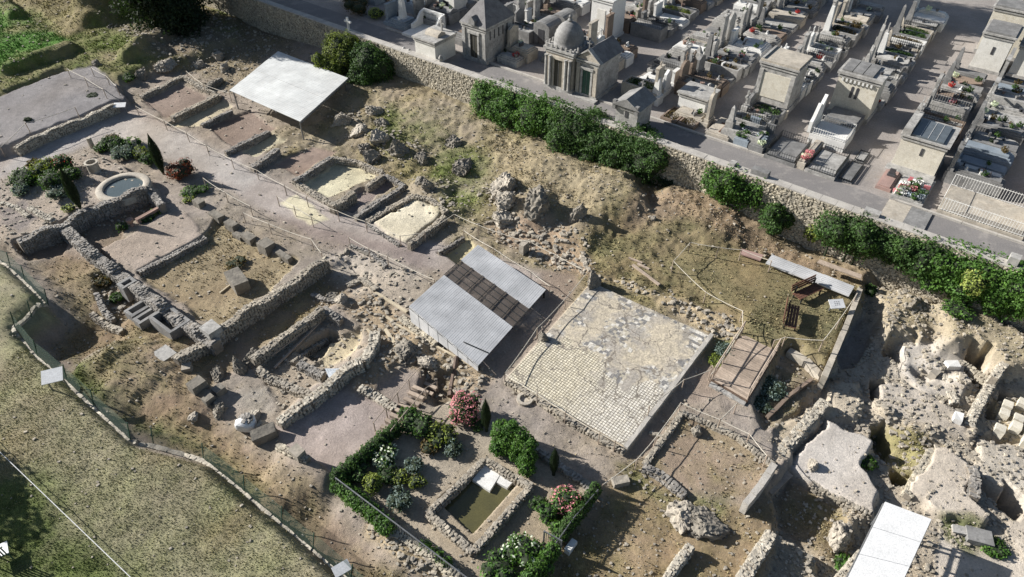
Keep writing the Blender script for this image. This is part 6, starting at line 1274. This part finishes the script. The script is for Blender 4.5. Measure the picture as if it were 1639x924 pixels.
# upper right mausoleums
for (a0, a1, b0, b1, h, lab) in ((29.2, 31.3, 22.6, 25.4, 2.9, 'white walled mausoleum with a single slot window at the upper right, in front'), (31.9, 34.3, 23.0, 25.4, 2.4, 'low white mausoleum with a slot window at the right frame edge'), (28.9, 31.9, 26.4, 28.6, 3.7, 'tallest cream mausoleum with a grey flat roof in the upper right corner')):
    t, f, w_, d = chap(a0, a1, b0, b1, lab, 'mausoleum', 'mausoleum'); wallbox(t, f, w_, d, h, 'plaster' if h < 3.5 else 'cream', .25, .12, 's_pale'); MB().box(.0, w_, .0, d, h + .123, h + .25, f).build('roof', 's_grey', t); MB().box(w_ / 2 - .09, w_ / 2 + .09, -.03, .01, h * .5, h * .5 + .6, f).build('window', 's_dark', t)
for (a0, a1, b0, h, lab) in ((-9.7, -7.9, 12., 2.6, 'grey arched vault with a low roof at the top edge left of the pyramid roof'), (-1.7, -.1, 5.2, 2.0, 'rounded grey vault beside another behind the pyramid roofed chapel'), (-1.6, -.1, 7.6, 1.9, 'rounded grey vault, the farther one of the two behind the pyramid roofed chapel'), (-12.6, -10.6, 5.2, 3.6, 'tall narrow cream mausoleum cut by the top frame edge')):
    t, f, w_, d = chap(a0, a1, b0, b0 + 1.9, lab, 'mausoleum', 'mausoleum'); g = frame((*C(a0, b0), ZC), BX); MB().profile([(-y - w_ / 2, z_) for y, z_ in arch(w_, h, 10, .4)][::-1], 0, d, g).build('wall', 's_grey' if h < 3 else 'plaster', t); MB().box(w_ / 2 - .3, w_ / 2 + .3, -.03, .01, .15, 1.4, f).build('door', 's_dark', t)
# open white vault with curved walls
t = thing('tomb', 'open white tomb with high curved side walls and a bare pale floor', 'tomb', (*C(-10.6, .6), ZC)); f = F3(-11.9, -.4); MB().box(0, 2.5, 0, 3.0, -.1, .22, f).build('base', 's_white', t)
for x in (0, 2.3): MB().profile([(1.2, .223), (3., .223), (3., 1.5), (2.4, 1.35), (1.9, .8), (1.2, .6)], x, x + .2, f).build('side_wall', 's_white', t)
MB().box(.2, 2.3, 2.8, 3.0, .223, 1.5, f).build('back_wall', 's_white', t)
# dark slab tomb and lattice at the upper left
tomb(-14.9, .3, 1, 2.7, 2.0, 's_blue', 'step', 'rect', 1.2, 'at upper left corner', 'single', .25, 901, 2)
c = (*C(-15.4, -3.3), ZC + .5); f = frame(c, AX); t = thing('wall_cross', 'white metal cross standing on the cemetery wall above the two bushy trees', 'cross', c); cross_mb(MB(), f, 0, 0, -.05, 1.2, .16).build('cross_arms', 's_white', t)
for a_, b_, r_, h_, m_, lab in ((-18.5, .6, 1.3, 1.3, 'leaf_rust', 'bare brownish thicket at the upper left end of the lane'), (-16.5, 1.0, .8, .9, 'leaf_yellow', 'pale flowering shrub beside the dark slab tomb'), (-20.5, 2.0, 1.2, 1.2, 'leaf_rust', 'second bare thicket behind the first one, upper left')):
    q = C(a_, b_); shrub(None, r_, h_, lab, m_, c=(*q, ZC), n=1400, s=.06)
for a_, lab in ((-9.0, 'left small bollard by the white walled vault'), (-8.4, 'right small bollard by the white walled vault'), (-4.9, 'rounded white stone post at the right foot of the vault')):
    q = C(a_, -3.1); single(MB().lathe((*q, ZC), [(.16, 0), (.14, .35 if a_ < -5 else .6), (.2, .45 if a_ < -5 else .75), (.05, .62 if a_ < -5 else 1.0)], 10), 'stone_post', 's_pale', lab, 'stone post', (*q, ZC))
# lane front, right half
def ground_slab(a0, a1, b0, b1, h, mat, label, name='tomb', cat='tomb', cr=None, railing=None, rail_h=.55, head=None):
    t = thing(name, label, cat, (*C((a0 + a1) / 2, (b0 + b1) / 2), ZC)); f = F3(a0, b0); w_, d = a1 - a0, b1 - b0; MB().box(0, w_, 0, d, -.1, h, f).build('base', mat, t)
    MB().box(.12, w_ - .12, .12, d - .12, h + .003, h + .07, f).build('slab', mat, t)
    if cr: b = MB(); b.box(w_ / 2 - .04, w_ / 2 + .04, .35, d - .3, h + .073, h + .13, f); b.box(w_ / 2 - .38, w_ / 2 + .38, d * .62, d * .62 + .08, h + .073, h + .128, f); b.build('cross', cr, t)
    if railing:
        b = MB()
        for e0, e1 in (((.05, .05), (w_ - .05, .05)), ((.05, d - .05), (w_ - .05, d - .05)), ((.05, .05), (.05, d - .05)), ((w_ - .05, .05), (w_ - .05, d - .05))):
            dd = math.hypot(e1[0] - e0[0], e1[1] - e0[1]); n = int(dd / .15); P_ = f(np.array([(*lerp(np.array(e0), np.array(e1), i / n), h) for i in range(n + 1)]))
            for p_ in P_: b.bar(p_, p_ + (0, 0, rail_h), .014, n=4)
            for h_ in (.08, rail_h - .08): b.bar(P_[0] + (0, 0, h_), P_[-1] + (0, 0, h_), .018, n=4)
        b.build('railing', railing, t)
    if head: MB().box(.15, w_ - .15, d - .3, d - .08, h + .075, h + head, f).build('headstone', mat, t)
    return t, f
ground_slab(16.9, 18.6, -.05, 2.5, .3, 's_warm', 'large pale pink slab tomb with a dark cross laid on it, on the lane', cr='rust')
for a0, lab in ((13.4, 'left of two planted plots with dry brown plants in front of the white fronted tomb'), (14.75, 'right of two planted plots with dry brown plants in front of the white fronted tomb')):
    t = thing('tomb', lab, 'tomb', (*C(a0 + .6, .7), ZC)); f = F3(a0, -.05); b = MB()
    b.box(0, 1.25, 0, .12, -.1, .3, f); b.box(0, 1.25, 1.85, 1.97, -.1, .3, f); b.box(0, .12, .123, 1.847, -.1, .3, f); b.box(1.13, 1.25, .123, 1.847, -.1, .3, f); b.build('border', 's_brown', t); MB().box(.12, 1.13, .12, 1.85, -.1, .12, f).build('gravel_bed', 'cemearth', t)
    V, Fs = leaves([(.6, .9, .2, .45, .8, .18)], 420, .06); MB().add(f(V), Fs).build('planting', 'leaf_rust', t)
t, f, w_, d = chap(13.6, 15.7, 2.2, 4.0, 'low white fronted tomb chest behind the two planted plots', 'mausoleum', 'mausoleum'); wallbox(t, f, w_, d, 1.3, 's_white', .0, .12, 's_pale')
ground_slab(19.0, 20.0, -.1, 2.2, .55, 's_blue', 'raised blue grey tomb on the lane, crowded with plaques, left one', head=.8); ground_slab(20.1, 21.1, -.2, 2.2, .5, 's_grey', 'raised grey tomb on the lane with a rolled edge, right one', head=.7)
rr = np.random.default_rng(5)
def crowd(f, w_, d, z_, n, where, ks=(0, 1, 2, 3, 4), mats=('s_white', 's_grey', 's_dark', 'petal_white', 'leaf', 's_blue')):
    for i in range(n):
        k = ks[int(rr.random() * len(ks))]; p_ = f(np.array([(.2 + rr.random() * (w_ - .4), .2 + rr.random() * (d - .4), z_)]))[0]; mt = mats[int(rr.random() * len(mats))] if k != 2 else 'leaf'; token(k, mt, p_, AA + rr.random() * .6, f'{TC_[mt]} {KIND[k][1]} {where}', .9 + .5 * rr.random())
crowd(F3(19.0, -.1), 1.0, 1.8, .62, 9, 'on the raised blue grey tomb on the lane'); crowd(F3(20.1, -.2), 1.0, 1.8, .57, 10, 'on the raised grey tomb on the lane')
ground_slab(21.3, 23.4, -.35, 2.6, .25, 's_grey', 'gravelled grave plot inside a low iron railing, left of the narrow pink tomb', railing='darksteel'); ground_slab(24.1, 26.0, -.35, 2.6, .25, 's_pale', 'shaded grave plot inside a low iron railing, right of the narrow pink tomb', railing='darksteel')
t, f = ground_slab(23.5, 24.0, -.3, 3.2, .5, 's_warm', 'narrow pink tomb between two railed plots, flowers on it'); crowd(f, .6, 1.6, .58, 6, 'on the narrow pink tomb', (4,), ('petal_pink', 'petal_white'))
ground_slab(26.15, 27.0, .0, 2.6, .06, 's_grey', 'flat ground grave covered by a rusty lattice at the wide alley', railing='darksteel', rail_h=.2); ground_slab(26.2, 26.9, 2.9, 4.3, .06, 's_pale', 'small lattice fenced ground grave behind the flat one', railing='darksteel', rail_h=.2)
t, f = ground_slab(22.9, 25.3, 3.4, 5.6, .7, 's_white', 'white railed tomb glaring in the sun, with a tall white headstone wall', railing='s_white', rail_h=.5); MB().profile([(0, .7), (2.0, .7), (2.0, 2.7), (1.4, 2.2), (.9, 2.5), (.3, 1.7), (0, 1.5)], -.22, -.0, f).build('headstone', 's_white', t)
t, f = ground_slab(23.0, 25.2, 5.9, 8.1, .75, 's_grey', 'grey tomb tucked under the twin windowed mausoleum')
t, f = ground_slab(28.3, 29.2, .5, 3.0, .2, 's_pink', 'low polished reddish tomb with a small lamp, at the wide alley'); token(3, 's_dark', f(np.array([(.45, 1.6, .28)]))[0], AA, 'dark lamp on the low reddish tomb', 1.8)
t, f = ground_slab(29.35, 31.2, -.1, 3.1, .25, 's_pale', 'broad pale tomb buried under flowers and white plaques beside the ramp'); crowd(f, 1.8, 2.6, .32, 34, 'on the broad pale tomb beside the ramp', (0, 1, 2, 3, 4, 4, 4), ('petal_white', 's_white', 's_grey', 'petal_white', 'leaf', 's_blue', 'petal_pink'))
b = MB(); b.box(0, 1.3, 0, 2.15, .02, .09, F3(29.4, -2.5)); single(b, 'paving_slab', 's_warm', 'pinkish half of the paving before the flower covered tomb', 'paving', (*C(30, -1.5), ZC)); b = MB(); b.box(1.303, 2.5, 0, 2.15, .02, .09, F3(29.4, -2.5)); single(b, 'paving_slab', 's_grey', 'grey half of the paving before the flower covered tomb', 'paving', (*C(31, -1.5), ZC))
ground_slab(32.0, 36.6, -.05, 3.2, .3, 's_warm', 'wide family plot inside a white iron railing at the right of the lane', railing='s_white', rail_h=.9)
for a_, w_, lab in ((21.6, 1.1, 'grey stone chest standing on the wall edge opposite the railed plots'), (20.1, .4, 'small white plaque stones on the wall edge'), (28.6, .9, 'pale block on the wall edge before the paving'), (36.2, .5, 'broken white post on the wall edge at the right')):
    q = C(a_, -3.25); single(MB().box(0, w_, -.2, .3, WT - ZC + .07, WT - ZC + .07 + (.35 if w_ > 1 else .2 + .3 * (a_ > 36)), frame((*q, ZC), AX), .03), 'stone_chest', 's_grey' if w_ > 1 else 's_pale', lab, 'stone block', (*q, WT))
# white statues and obelisks seen above the far rows
for a_, b_, h_, lab in ((18.0, 20.8, 3.0, 'tall white statue monument leaning up between the far tombs, left one'), (17.9, 26.5, 3.2, 'tall white twin monument cut by the top frame edge'), (22.9, 19.6, 2.3, 'white spire monument in the row behind the twin windowed mausoleum'), (23.1, 26.6, 2.8, 'pale spire monument at the far end beside the shaded plots'), (11.9, 2.0, 2.0, 'mottled white spire monument beside the lane plots'), (12.1, 10.1, 2.6, 'tall grey stele with a cross at the back of the pale row'), (-13.4, 1.4, 2.8, 'slim white pillar monument near the open white tomb'), (8.9 - 5.2, 18.2, 2.6, 'tall weathered stele behind the white box mausoleum')):
    q = C(a_, b_); t = thing('monument', lab, 'monument', (*q, ZC)); f = frame((*q, ZC), AX); MB().box(-.4, .4, -.4, .4, 0, .7, f).build('pedestal', 's_white' if 'white' in lab else 's_grey', t)
    b = MB(); V = np.array([(sx_ * r_, sy_ * r_, z_) for r_, z_ in ((.27, .703), (.2, h_ * .7), (.12, h_)) for sx_, sy_ in ((-1, -1), (1, -1), (1, 1), (-1, 1))]); b.add(f(V), [(0, 1, 5, 4), (1, 2, 6, 5), (2, 3, 7, 6), (3, 0, 4, 7), (4, 5, 9, 8), (5, 6, 10, 9), (6, 7, 11, 10), (7, 4, 8, 11), (8, 9, 10, 11), (3, 2, 1, 0)]); b.build('shaft', 's_white' if 'white' in lab else 's_grey', t)

for l_ in LABELS:
    if len(l_.replace('-', ' ').split()) > 16: print('LONG', l_)
